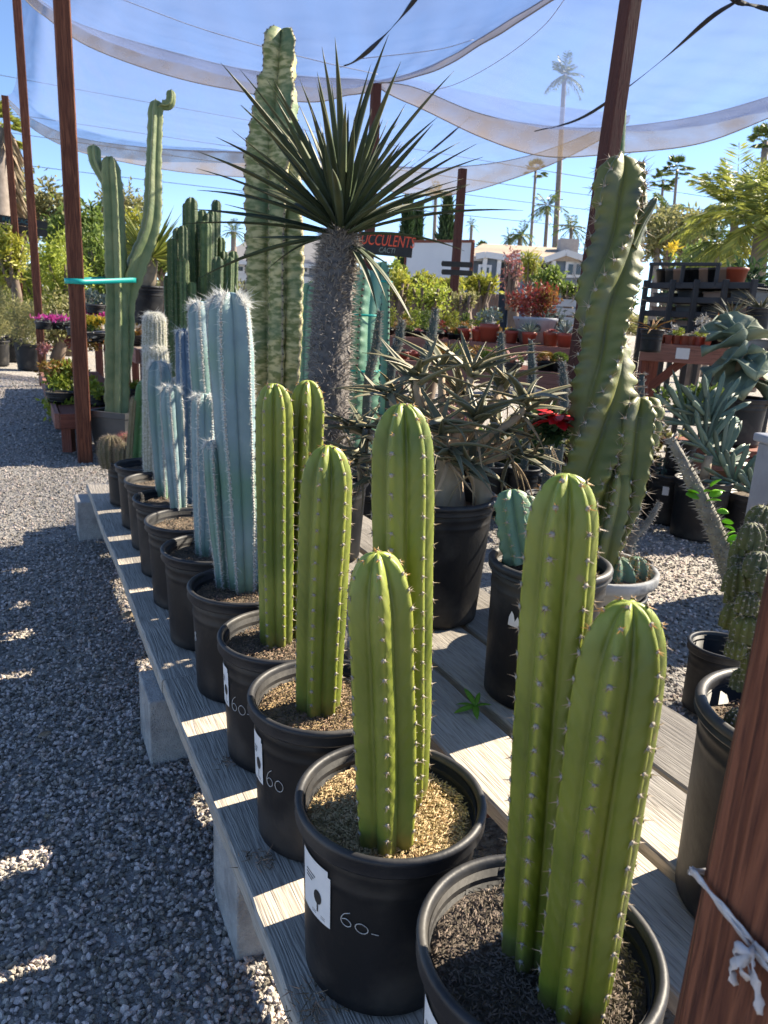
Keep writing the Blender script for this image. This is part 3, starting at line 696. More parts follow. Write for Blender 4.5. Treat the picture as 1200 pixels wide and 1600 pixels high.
post('slim dark post in front of the white board, with two small name boards', vert(N_TOP), N_TOP, .105, 'post_brown')
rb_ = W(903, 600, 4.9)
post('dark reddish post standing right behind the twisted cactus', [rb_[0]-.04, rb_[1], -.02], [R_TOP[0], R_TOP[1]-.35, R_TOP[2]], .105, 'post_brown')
fg = np.array([.337, .50])                                               # the post one stands beside
fgp = post('close red timber post with grainy face and a white plastic tie', [fg[0], fg[1], -.02], [fg[0]+.02, fg[1], 3.9], .092, 'post_red', rz=ROW+.12)
def tie():
    """clear plastic strip wound round the post and knotted, with loose ends"""
    B = MB(); c = np.array([fg[0], fg[1]]); a0 = ROW+.12
    u = np.array([math.cos(a0), math.sin(a0)]); v = np.array([-math.sin(a0), math.cos(a0)]); k = .092/2+.002
    def on(a, b, z, o=0.): p = c+u*a+v*b; return np.array([p[0], p[1], z])
    def ribbon(P, wdt, tw=0., n=48):
        P = bez(P, n); V = []; Fc = []
        T, U, N_ = frames(P)
        for i, p in enumerate(P):
            up_ = np.array([0, 0, 1.]); sd = up_-T[i]*(up_@T[i]); sd = nrm(sd) if np.linalg.norm(sd) > .2 else U[i]
            o = np.cross(T[i], sd); a = tw*math.sin(i*.31)+.25*math.sin(i*1.7); q = sd*math.cos(a)+o*math.sin(a); w = wdt*(.8+.3*math.sin(i*.9))
            V += [p+q*w/2, p+o*.0012*math.sin(i*2.3), p-q*w/2]
        for i in range(n-1):
            for j in (0, 1): Fc.append((3*i+j, 3*i+j+1, 3*i+j+4, 3*i+j+3))
        B.add(V, Fc)
    z = .775
    loop = lambda dz, s: [on(-k, -k*.2, z+dz), on(-k, -k*.9, z+dz-.012*s), on(-k*.9, -k, z+dz-.014*s), on(k*.9, -k, z+dz-.050*s), on(k, -k*.9, z+dz-.050*s), on(k, k*.9, z+dz-.02*s), on(k*.9, k, z+dz-.02*s), on(-k*.9, k, z+dz+.02*s), on(-k, k*.9, z+dz+.02*s), on(-k, -k*.2, z+dz)]
    ribbon(loop(0, 1.), .007, .1, 90); ribbon(loop(-.006, 1.3), .006, .2, 90)
    kn = on(-k-.003, -k*.25, z-.004)
    for e in ([(0, 0, 0), (-.006, -.006, -.010), (-.004, -.012, -.028), (-.002, -.016, -.046)], [(0, 0, 0), (-.008, .004, -.008), (-.006, .010, -.024), (.0, .006, -.040)], [(0, 0, 0), (-.010, -.002, .006), (-.012, .006, .004), (-.004, .010, -.010), (0, 0, 0)], [(0, 0, 0), (-.009, .002, -.014), (-.003, -.004, -.022), (.001, .002, -.012), (0, 0, 0)]):
        ribbon([kn+np.array([*(u*x+v*y), zz]) for x, y, zz in e], .008, .7, 20)
    t = B.build('plastic_tie', MAT['plastic_white'], None, True); tag(t, 'white translucent plastic tie knotted round the close red post', 'plastic tie')
    sm = t.modifiers.new('t', 'SOLIDIFY'); sm.thickness = .0005
tie()

# ---------------------------------------------------------------- shade cloth
def cloth_mat(name, col, dens, tint):
    m = bpy.data.materials.new(name); m.use_nodes = True; N = m.node_tree.nodes; Lk = m.node_tree.links
    N.remove(N['Principled BSDF']); out = N['Material Output']
    tr = N.new('ShaderNodeBsdfTransparent'); tr.inputs[0].default_value = (*tint, 1)
    df = N.new('ShaderNodeBsdfDiffuse'); df.inputs[0].default_value = (*col, 1)
    tl = N.new('ShaderNodeBsdfTranslucent'); tl.inputs[0].default_value = (*col, 1)
    a = N.new('ShaderNodeMixShader'); a.inputs[0].default_value = .55; Lk.new(df.outputs[0], a.inputs[1]); Lk.new(tl.outputs[0], a.inputs[2])
    g = N.new('ShaderNodeNewGeometry'); n = N.new('ShaderNodeTexNoise'); n.inputs['Scale'].default_value = 1.6; n.inputs['Detail'].default_value = 7
    mp = N.new('ShaderNodeMapping'); mp.inputs['Scale'].default_value = (1.5, .25, 3.); Lk.new(g.outputs['Position'], mp.inputs[0]); Lk.new(mp.outputs[0], n.inputs['Vector'])
    r = N.new('ShaderNodeMapRange'); r.inputs[1].default_value = .3; r.inputs[2].default_value = .7; r.inputs[3].default_value = dens*.75; r.inputs[4].default_value = dens*1.25
    Lk.new(n.outputs['Fac'], r.inputs[0])
    b = N.new('ShaderNodeMixShader'); Lk.new(r.outputs[0], b.inputs[0]); Lk.new(tr.outputs[0], b.inputs[1]); Lk.new(a.outputs[0], b.inputs[2]); Lk.new(b.outputs[0], out.inputs[0])
    MAT[name] = m
cloth_mat('shade_net', (.15, .20, .37), .44, (.95, .97, 1.))
cloth_mat('shade_hem', (.17, .14, .115), .66, (.95, .93, .92))
def coons(c0, c1, d0, d1, sag, rip, nu=46, nv=46):
    """patch between edge curves c0 (v=0), c1 (v=1), d0 (u=0), d1 (u=1)"""
    C0, C1, D0, D1 = bez(c0, nu), bez(c1, nu), bez(d0, nv), bez(d1, nv)
    u = np.linspace(0, 1, nu)[:, None, None]; v = np.linspace(0, 1, nv)[None, :, None]
    S = (1-v)*C0[:, None]+v*C1[:, None]+(1-u)*D0[None]+u*D1[None]-((1-u)*(1-v)*C0[0]+u*(1-v)*C0[-1]+(1-u)*v*C1[0]+u*v*C1[-1])
    bell = (16*u*(1-u)*v*(1-v))[..., 0]; uu, vv = u[..., 0]*np.ones_like(bell), v[..., 0]*np.ones_like(bell)
    S[..., 2] -= sag*bell**.8
    S[..., 2] += rip*bell**.4*(np.sin(uu*31+4*vv)*.5+np.sin(vv*26+9*uu)*.3+np.sin(vv*61-uu*17)*.3+np.sin(uu*83+11*vv*vv)*.35+np.sin(vv*127+23*uu+5*uu*uu)*.3)
    V = S.reshape(-1, 3); i, j = np.meshgrid(np.arange(nu-1), np.arange(nv-1), indexing='ij'); a = (i*nv+j).ravel()
    return S, V, np.stack([a, a+1, a+nv+1, a+nv], -1)
def edge_px(L): return [W(x, y, d) for x, y, d in L]
def hem(parent, curve, fall, inward, n=60):
    """doubled, drooping border of a cloth"""
    C = bez(curve, n); V = []; Fc = []; k = 6
    inward = np.asarray(inward, float)
    for i in range(n):
        u = i/(n-1); f = fall*(.22+.78*math.sin(math.pi*u)**.8)*(1+.08*math.sin(21*u))
        for j in range(k):
            q = j/(k-1); V.append(C[i]+np.array([0, 0, -f*math.sin(q*math.pi*.5)+.004])+inward*(f*.6*(1-math.cos(q*math.pi*.5))+.006*math.sin(40*u+5*q)))
    for i in range(n-1):
        for j in range(k-1): Fc.append((i*k+j, (i+1)*k+j, (i+1)*k+j+1, i*k+j+1))
    h = link('hem', mesh(V, Fc, True), MAT['shade_hem']); wp(h, parent)
    B = MB(); B.tube([V[i*k+k-1] for i in range(n)], .007, 5); e = B.build('edge_cord', MAT['hem_cord'], None, True); wp(e, parent)
    B = MB(); B.tube([V[i*k] for i in range(n)], .005, 5); e = B.build('edge_cord', MAT['hem_cord'], None, True); wp(e, parent)
mat('hem_cord', (.20, .18, .17), (.27, .25, .23), 20., .9)
mat('seam_thread', (.30, .32, .42), (.36, .38, .48), 20., .9)
mat('strap_black', (.012, .012, .014), (.02, .02, .022), 20., .8)
def on_cloth(S, pts, n=30):
    """a line lying just under a cloth"""
    G = S.reshape(-1, 3)-[0, 0, HC]; dd = G@fw; ok = dd > 1.; gx = np.where(ok, 600+F_PX*(G@rt)/dd, 1e6); gy = np.where(ok, 800-F_PX*(G@up)/dd, 1e6)
    L = bez([(x, y, 0) for x, y in pts], n); out = []
    for x, y, _ in L:
        w = 1/((gx-x)**2+(gy-y)**2+4)**2; k = np.argsort(-w)[:6]; d = (dd[k]*w[k]).sum()/w[k].sum(); out.append(W(x, y, d-.05))
    return np.array(out)
def strap(parent, pts, w=.03, name='strap'):
    C = bez(pts, 30); B = MB(); T, U, N_ = frames(C); V = []; Fc = []
    for i in range(30):
        tw = 1.2*math.sin(i*.3); s = (U[i]*math.cos(tw)+N_[i]*math.sin(tw))*w/2*(.25+.75*math.sin(math.pi*i/29)); V += [C[i]+s, C[i]-s]
    Fc = [(2*i, 2*i+1, 2*i+3, 2*i+2) for i in range(29)]; B.add(V, Fc)
    o = B.build(name, MAT['strap_black'], None, True); sm = o.modifiers.new('t', 'SOLIDIFY'); sm.thickness = .003; wp(o, parent)
far1 = [B_TOP]+edge_px([(62, 0, 10.9), (130, 40, 10.7), (300, 90, 10.2), (400, 112, 9.9), (500, 122, 9.5), (550, 124, 9.35)])+[M_TOP]
mr = [M_TOP]+edge_px([(645, 114, 8.8), (705, 88, 8.2), (775, 45, 7.2), (850, 0, 6.3)])+[R_TOP]
near1 = [A_TOP, (A_TOP+R_TOP)/2-[0, 0, .25], R_TOP]
left1 = [B_TOP, (A_TOP+B_TOP)/2-[0, 0, .1], A_TOP]
c1 = thing('shade_cloth', 'pale mesh shade cloth overhead between the taped post and the post behind the spiny trunk', 'shade cloth', M_TOP)
S, V, Fc = coons(far1, near1, left1, mr, .28, .022, 90, 90)
wp(link('net', mesh(V, Fc, True), MAT['shade_net']), c1); hem(c1, far1, .28, (.05, .6, 0)); hem(c1, mr, .09, (-.6, 0, 0))
strap(c1, on_cloth(S, [(532, 105), (560, 92), (605, 52), (648, 0), (665, -25)]), .045)
def seam(parent, S, pts, r=.006):
    B = MB(); B.tube(on_cloth(S, pts, 26), r, 4); wp(B.build('seam', MAT['seam_thread'], None, True), parent)
for pts in ([(590, 116), (500, 96), (400, 70), (300, 40), (180, -5)], [(560, 92), (680, 78), (740, 62)]): seam(c1, S, pts, .004)
Q_TOP = W(1520, 40, 8.6); S_TOP = np.array([5.9, 3.3, 4.3])
far2 = [M_TOP+[.05, 0, 0]]+edge_px([(650, 138, 9.1), (750, 178, 9.), (850, 197, 8.9), (950, 200, 8.8), (1080, 184, 8.7), (1200, 152, 8.6), (1350, 100, 8.6)])+[Q_TOP]
near2 = [R_TOP+[.05, 0, 0], (R_TOP+S_TOP)/2-[0, 0, .3], S_TOP]
c2 = thing('shade_cloth', 'wide mesh shade cloth with black straps above the twisted cactus', 'shade cloth', R_TOP)
S, V, Fc = coons(far2, near2, [p+[.03, 0, .02] for p in mr], [Q_TOP, (Q_TOP+S_TOP)/2-[0, 0, .2], S_TOP], .30, .022, 90, 90)
wp(link('net', mesh(V, Fc, True), MAT['shade_net']), c2); hem(c2, far2, .30, (-.05, .6, 0))
strap(c2, on_cloth(S, [(1165, -15), (1150, 2), (1110, 28), (1040, 90), (960, 152), (900, 188), (835, 205)]), .04)
strap(c2, on_cloth(S, [(1120, -12), (1150, 2), (1190, 12), (1260, 28)]), .04)
for pts in ([(885, -5), (850, 40), (790, 88), (720, 128), (670, 143)],): seam(c2, S, pts, .004)
far3 = [C_TOP]+edge_px([(50, 186, 15.2), (120, 215, 14.6), (240, 232, 13.7), (380, 238, 12.8), (500, 246, 12.1), (640, 262, 11.2)])+[N_TOP+[0, 0, .03]]+edge_px([(800, 250, 10.6), (880, 226, 10.5)])+[W(985, 180, 10.4)]
c3 = thing('shade_cloth', 'far mesh shade cloth sagging between the distant post and the post with name boards', 'shade cloth', C_TOP)
E3 = W(985, 180, 10.4)
S, V, Fc = coons(far3, [p+[0, .05, .05] for p in far1]+[M_TOP+[.3, .1, .1]], [C_TOP, W(20, 142, 14.6), W(27, 105, 13.), B_TOP], [E3, (E3+M_TOP)/2, M_TOP+[.3, .1, .1]], .22, .022, 90, 90)
wp(link('net', mesh(V, Fc, True), MAT['shade_net']), c3); hem(c3, far3, .36, (.1, .9, 0))
strap(c3, on_cloth(S, [(640, 262), (690, 222), (735, 182)]), .03)
# ================================================================ front row of potted cacti
RT, RB, PH = .145, .122, .290
DIM = (RT, RB, PH)
def front_pot(s, t, label, soil='soil', dims=DIM, drop=.035, chips=None, nch=1500, cat='cactus', name='potted_cactus', group='black nursery pots in the front row'):
    c = np.array([*XY(s, t), ZD+.003]); th = thing(name, label, cat, c, 0, None)
    p = pot(th, c, *dims, soil=soil, drop=drop)
    if chips: soil_chips(th, c+[0, 0, dims[2]-drop+.002], pot_radius(*dims, dims[2]-drop)-.012, nch, chips)
    return th, c, p
def col_path(base_px, z0, top_px, bow=(0, 0), dy=0.):
    a = PZ(*base_px, z0); b = PY(*top_px, a[1]+dy)
    m_ = (a+b)/2+np.array([bow[0], bow[1], 0]); return [a-[0, 0, .03], a*.75+b*.25+np.array([*bow, 0])*.75, m_, a*.25+b*.75+np.array([*bow, 0])*.75, b]
SP = dict(step=.027, count=6, L=.0100, w=.0019, mat='spine_tan', top='spine_gold', button=.0030, spread=1., out=.45)
def san_pedro(th, base, top, wpx, z0, n=7, bow=(0, 0), dy=0., dep=.34, phase=None, foot=.86, wy=None, **k):
    P = col_path(base, z0, top, bow, dy); d = depth(P[2]) if wy is None else wy
    R = PXM(wpx, d)/2
    return stem(th, P, R, 'san_pedro', n, dep, SP, twist=random.uniform(-.06, .06), rprof=([0, .08, .3, .8, 1], [foot, .93, 1, 1.02, 1.]), sharp=1.2, dome=1.75, phase=random.uniform(0, 6) if phase is None else phase, wob=.012, seg=12, **k)
ZS = ZD+.003+PH-.035
# nearest pot, two stout columns
th, c, p = front_pot(-.272, .212, 'two stout green columnar cacti in dark soil beside the close red post', 'soil_dark', chips='chip_dark', nch=4200)
san_pedro(th, (895, 1568), (986, 934), 126, ZS, 6, phase=0., wy=.80)
san_pedro(th, (828, 1492), (886, 735), 94, ZS, 6, phase=.0, wy=.90)
a = tocam_angle(c); pot_label(p, th, c, DIM, a-1.12, a-.72, .13, .225)
# second pot, label and chalked price
th, c, p = front_pot(.036, .17, 'two green columnar cacti in straw-coloured soil, black pot chalked 60 with dash', 'soil_straw', chips='chip_straw', nch=5200)
san_pedro(th, (606, 1312), (590, 858), 96, ZS, 6, phase=.576, wy=1.13)
san_pedro(th, (632, 1248), (629, 626), 82, ZS, 6, phase=.19, wy=1.2, foot=.7)
a = tocam_angle(c); pot_label(p, th, c, DIM, a-1.16, a-.62, .135, .232); pot_writing(p, c, DIM, '60-', a-.50, .158, .026, .026, -.12)
# third
th, c, p = front_pot(.359, .189, 'single green columnar cactus in a scuffed black pot chalked 60', 'soil_straw', chips='chip_brown', nch=3600)
san_pedro(th, (497, 1108), (513, 692), 71, ZS, 6, phase=.3, wy=1.5)
a = tocam_angle(c); pot_label(p, th, c, DIM, a-1.30, a-.98, .135, .232); pot_writing(p, c, DIM, '60', a-.90, .145, .036, .026, 0)
# fourth
th, c, p = front_pot(.638, .2, 'pair of tall green columnar cacti chalked 60 next to the thick blue cactus', 'soil', chips='chip_brown', nch=2600)
san_pedro(th, (432, 1006), (428, 596), 51, ZS, 6, phase=.1, wy=1.76)
san_pedro(th, (466, 990), (481, 591), 55, ZS, 6, phase=.6, wy=1.8)
a = tocam_angle(c); pot_label(p, th, c, DIM, a-1.36, a-1.08, .14, .232); pot_writing(p, c, DIM, '60-', a-1.0, .142, .036, .027, 0)
# blue woolly columns
def pilo(th, base, top, wpx, z0, n=5, bow=(0, 0), m='blue_cereus', hair=1., dep=.36, dy=0., wy=None, **k):
    P = col_path(base, z0, top, bow, dy); d = depth(P[2]) if wy is None else wy; R = PXM(wpx, d)/2
    o, cr = stem(th, P, R, m, n, dep, None, sharp=1.15, twist=random.uniform(-.25, .25), rprof=([0, .1, .45, .8, 1], [.62, .72, .95, 1.04, .92]), dome=1.0, phase=random.uniform(0, 6), wob=.02, rings=50, seg=12, **k)
    wool_hair(cr, o, .0055, 4*hair, .0105, .0012, tipmult=2.4, tipcnt=3)
    ar = crest_points(cr, .0075); v, f = buttons(ar, .0036, .7); b = link('areoles', mesh(v, f, True), MAT['areole_white']); b['kind'] = 'stuff'; reparent(b, o)
    v, f = spine_clusters(crest_points(cr, .016), 4, .009, .0008, 1., True, .5); b = link('spines', mesh(v, f, False), MAT['spine_tan']); b['kind'] = 'stuff'; reparent(b, o)
    return o
th, c, p = front_pot(.961, .2, 'thick pale blue woolly cactus, tallest of the blue ones, with a short leaning side stem', 'soil', chips='chip_brown', nch=1800)
pilo(th, (382, 922), (358, 453), 62, ZS, 5, hair=1.3, wy=2.02)
pilo(th, (352, 918), (334, 686), 34, ZS, 5, wy=2.02)
pilo(th, (398, 918), (392, 700), 30, ZS, 5, wy=2.05)
a = tocam_angle(c); pot_writing(p, c, DIM, '8', a-1.28, .15, .03, .02, 0)
th, c, p = front_pot(1.285, .189, 'three slim grey-blue woolly cacti in a black pot, one reaching high behind the short one', 'soil', chips='chip_brown', nch=1200)
pilo(th, (319, 868), (318, 613), 34, ZS, 5, wy=2.3)
pilo(th, (338, 858), (316, 468), 42, ZS, 5, wy=2.4)
pilo(th, (332, 864), (340, 690), 20, ZS, 5, wy=2.35)
th, c, p = front_pot(1.60, .19, 'slim green-blue woolly cactus with a tuft of white hair at its tip', 'soil', chips='chip_brown', nch=800)
pilo(th, (280, 806), (267, 600), 32, ZS, 5, wy=2.65)
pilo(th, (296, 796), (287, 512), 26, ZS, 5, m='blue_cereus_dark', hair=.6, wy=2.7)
th, c, p = front_pot(1.91, .195, 'short blue woolly cactus with shaggy white crown, two stems in a black pot', 'soil', chips='chip_brown', nch=500)
pilo(th, (258, 776), (247, 562), 36, ZS, 5, wy=2.9); pilo(th, (272, 772), (262, 590), 26, ZS, 5, wy=2.95)
# woolly white columns
th, c, p = front_pot(2.23, .20, 'two white woolly bristly columns in a black pot behind the blue cacti', 'soil', dims=(.14, .118, .285))
for base, top, w_ in (((243, 742), (241, 486), 34), ((243, 744), (243, 536), 36)):
    P = col_path(base, ZS, top); o, cr = stem(th, P, PXM(w_, 3.25)/2, 'woolly', 18, .08, None, sharp=1., seg=4, rings=46, dome=1.2)
    wool_hair(cr, o, .006, 4, .011, .0013, tipmult=1.5, tipcnt=1)
th, c, p = front_pot(2.54, .20, 'dark green column with pale edges beside a thin brown-spined column in a black pot', 'soil', dims=(.14, .118, .285))
P = col_path((221, 716), ZS, (232, 590)); stem(th, P, PXM(36, 3.55)/2, 'green_column', 5, .5, dict(step=.02, count=4, L=.014, w=.001, mat='spine_tan'), sharp=1.)
P = col_path((205, 716), ZS, (213, 618)); stem(th, P, PXM(17, 3.55)/2, 'brown_column', 10, .2, dict(step=.012, count=6, L=.014, w=.001, mat='spine_tan'), sharp=1., seg=4)
th, c, p = front_pot(2.95, .165, 'cluster of small barrel cacti with reddish spines in the last black pot on the plank', 'soil', dims=(.105, .09, .22))
for k, (ox, oy, R) in enumerate(((-.055, -.035, .052), (.01, -.06, .042), (.06, -.01, .045), (-.01, .045, .05), (.055, .055, .04), (-.07, .045, .038))):
    R *= 1.2; b0 = c+[ox*1.15, oy*1.15, .205]
    stem(th, [b0-[0, 0, .02], b0+[0, 0, R*.8], b0+[0, 0, R*2.3]], R, 'brown_column', 14, .18, dict(step=.011, count=6, L=.020 if k in (0, 1, 5) else .032, w=.0022, mat='spine_tan' if k in (0, 1, 5) else 'spine_pink', out=.7), sharp=1., seg=4, rings=30, dome=1.0, rprof=([0, .4, 1], [.75, 1, 1]))

# ================================================================ second row
# --- branching aloe with grey-green strappy leaves
def aloe():
    c = np.array([*PZ(668, 955, ZD)[:2], ZD+.003]); th = thing('potted_aloe', 'sprawling grey-green tree aloe with swollen pale trunk in a large black pot', 'aloe', c)
    dims = (.205, .165, .425); pot(th, c, *dims, soil='soil', drop=.06, rim=.02, lip=.035)
    top = c+[0, 0, .36]; d = depth(top)
    B = MB()
    tips = []
    def limb(p, q, r0, r1, bow=.02):
        m_ = (p+q)/2+np.array([random.uniform(-bow, bow), random.uniform(-bow, bow), bow*.3]); path = bez([p, m_, q], 10); B.tube(path, np.linspace(r0, r1, 10), 10)
    base = W(705, 775, d)
    fork = W(700, 705, d)
    limb(base-[0, 0, .06], fork, .058, .036, .0)
    B.tube(bez([W(760, 790, d-.03)-[0, 0, .02], W(750, 755, d-.03), W(728, 715, d)], 8), np.linspace(.034, .024, 8), 10)
    heads = [(575, 655, .10), (610, 600, .05), (650, 575, -.1), (690, 560, .1), (735, 565, .0), (785, 585, .12), (820, 620, -.05), (745, 640, -.15), (690, 650, -.18), (640, 660, -.12), (720, 600, .2), (560, 700, .05), (780, 660, .0), (650, 620, .22), (735, 710, -.14), (800, 690, .12), (600, 720, .1), (700, 690, -.2), (850, 655, .1), (540, 650, .12)]
    for x, y, dd in heads:
        q = W(x, y+18, d+dd); m1 = fork*.45+q*.55+np.array([0, 0, -.03]); limb(fork, m1, .022, .015); limb(m1, q, .015, .011); tips.append(q)
    wp(B.build('trunk', MAT['aloe_bark'], None, True), th)
    kinds = [blade(L, w, .007, b, 9, .30, prof='taper') for L, w, b in ((.22, .034, .20), (.19, .033, .06), (.24, .034, .38), (.17, .031, -.10))]
    dead = [blade(.17, .018, .004, .55, 8, .5, prof='taper')]
    for q in tips:
        out = nrm(q-fork)
        n = 13
        for i in range(n):
            a = i*2.4+random.uniform(-.3, .3); e = random.uniform(-.25, .75)
            dv = np.array([math.cos(a), math.sin(a), e])+out*.35
            place_leaf('leaf', random.choice(kinds), 'aloe_leaf', th, q+np.array([random.uniform(-.012, .012), random.uniform(-.012, .012), random.uniform(-.02, .03)]), dv, random.uniform(-.7, .7), random.uniform(.7, 1.1))
        for i in range(3):
            a = random.uniform(0, 7); place_leaf('dead_leaf', dead[0], 'aloe_dead', th, q-[0, 0, .03], (math.cos(a), math.sin(a), -.7), random.uniform(-1, 1), random.uniform(.6, 1.))
aloe()
# --- spiny trunk with long strap leaves
def pachy():
    c = np.array([*W(512, 760, 3.0)[:2], ZD+.003]); th = thing('potted_pachypodium', 'spiny grey trunk topped by a burst of long dark strap leaves', 'pachypodium', c)
    pot(th, c, .17, .14, .34, soil='soil', drop=.04)
    d = depth(c+[0, 0, .7]); P = bez([c+[0, 0, .29], W(512, 660, d), W(516, 540, d), W(522, 440, d), W(530, 385, d), W(533, 362, d)], 70)
    R = np.interp(np.linspace(0, 1, 70), [0, .3, .62, .85, .95, 1], [.078, .076, .071, .060, .052, .04])
    T, U, B_ = frames(P); K = 72; V = np.zeros((70, K, 3)); L = np.linalg.norm(np.diff(P, axis=0), axis=1).sum()
    tub = []
    for i in range(70):
        u = i/69; a = np.arange(K)*2*math.pi/K
        rows = u*L/.034; b = np.cos(12*a+math.pi*math.floor(rows)*1.0+.4*rows)*math.sin(math.pi*(rows % 1))
        r = R[i]*(1+.12*np.maximum(b, 0)-.05*np.maximum(-b, 0))
        V[i] = P[i]+np.cos(a)[:, None]*U[i]*r[:, None]+np.sin(a)[:, None]*B_[i]*r[:, None]
    Fc = [(i*K+j, i*K+(j+1) % K, (i+1)*K+(j+1) % K, (i+1)*K+j) for i in range(69) for j in range(K)]+[tuple(range(69*K, 70*K))]
    tr = wp(link('trunk', mesh(V.reshape(-1, 3), Fc, True), MAT['pachy_bark']), th)
    SPp = []; D = []
    for _ in range(3000):
        i = random.randint(3, 67); a = random.uniform(0, 2*math.pi); n_ = U[i]*math.cos(a)+B_[i]*math.sin(a)
        base = P[i]+n_*R[i]*.98+T[i]*random.uniform(-.01, .01)
        SPp.append(base); D.append(n_+np.array([random.uniform(-.55, .55) for _ in range(3)]))
    v, f = cones(SPp, np.array(D), RNG.uniform(.018, .055, len(SPp)), .0048); s = link('spines', mesh(v, f, False), MAT['spine_grey']); s['kind'] = 'stuff'; reparent(s, tr)
    kinds = [blade(L, w, .004, b, 12, .45, prof='strap') for L, w, b in ((.56, .032, .08), (.48, .031, .0), (.60, .032, .22), (.44, .030, -.03), (.64, .030, .14))]
    apex = P[-1]
    for i in range(135):
        u = i/134; a = i*2.39996; el = math.radians(82-88*u**.9+random.uniform(-9, 9))
        dv = np.array([math.cos(a)*math.cos(el), math.sin(a)*math.cos(el), math.sin(el)])
        dv = dv+rt*-.10*(1-u)                                            # the crown leans a little
        if random.random() < .5 and el < .4: continue
        if nrm(dv)@rt > .62 and -.2 < nrm(dv)[2] < .28: continue        # the gap through which the sign shows
        place_leaf('leaf', random.choice(kinds), 'pachy_leaf', th, apex+np.array([math.cos(a), math.sin(a), 0])*.018*u+[0, 0, .035-.06*u], dv, random.uniform(-.5, .5), random.uniform(.78, 1.08))
    for x1, y1, k in ((790, 330, 0), (640, 470, 2), (430, 382, 1), (590, 440, 2), (705, 372, 4), (610, 430, 2)):
        q = W(x1, y1, d+random.uniform(-.2, .1)); dv = q-apex; L = np.linalg.norm(dv)
        place_leaf('leaf', kinds[2], 'pachy_leaf', th, apex-[0, 0, .02], dv+np.array([0, 0, .22*L]), 0, (L/.56*1.02, 1, 1))
    v = RNG.normal(size=(260, 3)); v = nrm(v); vv, ff = cones(apex+v*.03-[0, 0, .01], v, RNG.uniform(.015, .04, 260), .0016); s = link('crown_spines', mesh(vv, ff, False), MAT['spine_dark']); s['kind'] = 'stuff'; reparent(s, tr)
pachy()
# --- tall marbled euphorbia
def ammak():
    c = np.array([*W(428, 690, 3.75)[:2], ZD+.003]); th = thing('potted_euphorbia', 'very tall cream and green marbled column with toothed wavy edges behind the spiny trunk', 'euphorbia', c)
    pot(th, c, .17, .14, .34, soil='soil'); d = depth(c+[0, 0, 1.])
    P = [c+[0, 0, .28], W(426, 560, d), W(424, 400, d), W(426, 250, d), W(434, 150, d), W(440, 42, d)]
    V, Fc, at, cr = ribbed(P, PXM(47, d), 4, .62, .8, twist=.55, seg=16, rings=150, dome=.9, scallop=.05, pitch=.075, phase=.35, rprof=([0, .55, .68, .74, .80, .86, .885, .91, 1.], [.92, .95, 1.05, .92, .84, .80, .62, .72, .76]), wob=.025)
    o = wp(link('stem', mesh(V, Fc, True, at), MAT['ammak']), th)
    ar = crest_points(cr, .030); v, f = spine_clusters(ar, 2, .016, .0035, 1.2, False); s = link('spines', mesh(v, f, False), MAT['spine_dark']); s['kind'] = 'stuff'; reparent(s, o)
    v, f = buttons(ar, .0045, .8); s = link('spine_shields', mesh(v, f, True), MAT['spine_dark']); s['kind'] = 'stuff'; reparent(s, o)
    # a second shorter rib column joined at the side
    P = [c+[.05, -.05, .28], W(450, 560, d-.05), W(452, 420, d-.05), W(448, 300, d-.03), W(446, 190, d)]
    V, Fc, at, cr = ribbed(P, PXM(30, d), 3, .55, .8, twist=.3, seg=14, rings=110, scallop=.07, pitch=.06, phase=1.2, wob=.03)
    o = wp(link('stem', mesh(V, Fc, True, at), MAT['ammak']), th); v, f = spine_clusters(crest_points(cr, .03), 2, .015, .0035, 1.2, False); s = link('spines', mesh(v, f, False), MAT['spine_dark']); s['kind'] = 'stuff'; reparent(s, o)
ammak()
# --- pale jade euphorbia columns with green tape
def jade_col(px, top, w, d, label, tape, n=3, ph=.3):
    c = np.array([*W(px, 640, d)[:2], ZD*0+.003]); th = thing('potted_euphorbia', label, 'euphorbia', c); pot(th, c, .15, .13, .32)
    P = [c+[0, 0, .27], W(px, 600, d), W(px+2, 500, d), W(*top, d)]
    V, Fc, at, cr = ribbed(P, PXM(w, d)/2, n, .62, .85, twist=.2, seg=16, rings=90, scallop=.06, pitch=.06, phase=ph)
    o = wp(link('stem', mesh(V, Fc, True, at), MAT['jade_green']), th); v, f = buttons(crest_points(cr, .035), .008, .9); s = link('spine_shields', mesh(v, f, True), MAT['spine_dark']); s['kind'] = 'stuff'; reparent(s, o)
    for y in tape:
        q = W(px, y, d); B = MB(); rr = PXM(w, d)/2*.98
        B.lathe([(rr, -.006), (rr+.004, 0), (rr, .006), (rr-.003, 0), (rr, -.006)], 20, q); wp(B.build('tie_tape', MAT['tape_teal'], None, True), th)
jade_col(563, (573, 418), 62, 4.2, 'pale jade-green ribbed euphorbia tied with green tape, right of the spiny trunk', (492, 578))
jade_col(596, (596, 408), 34, 4.6, 'slimmer jade-green euphorbia, tip taped green, behind the taped column', (440,), ph=1.)
jade_col(480, (486, 440), 40, 4.1, 'jade-green euphorbia half hidden behind the spiny grey trunk', (), ph=.9)
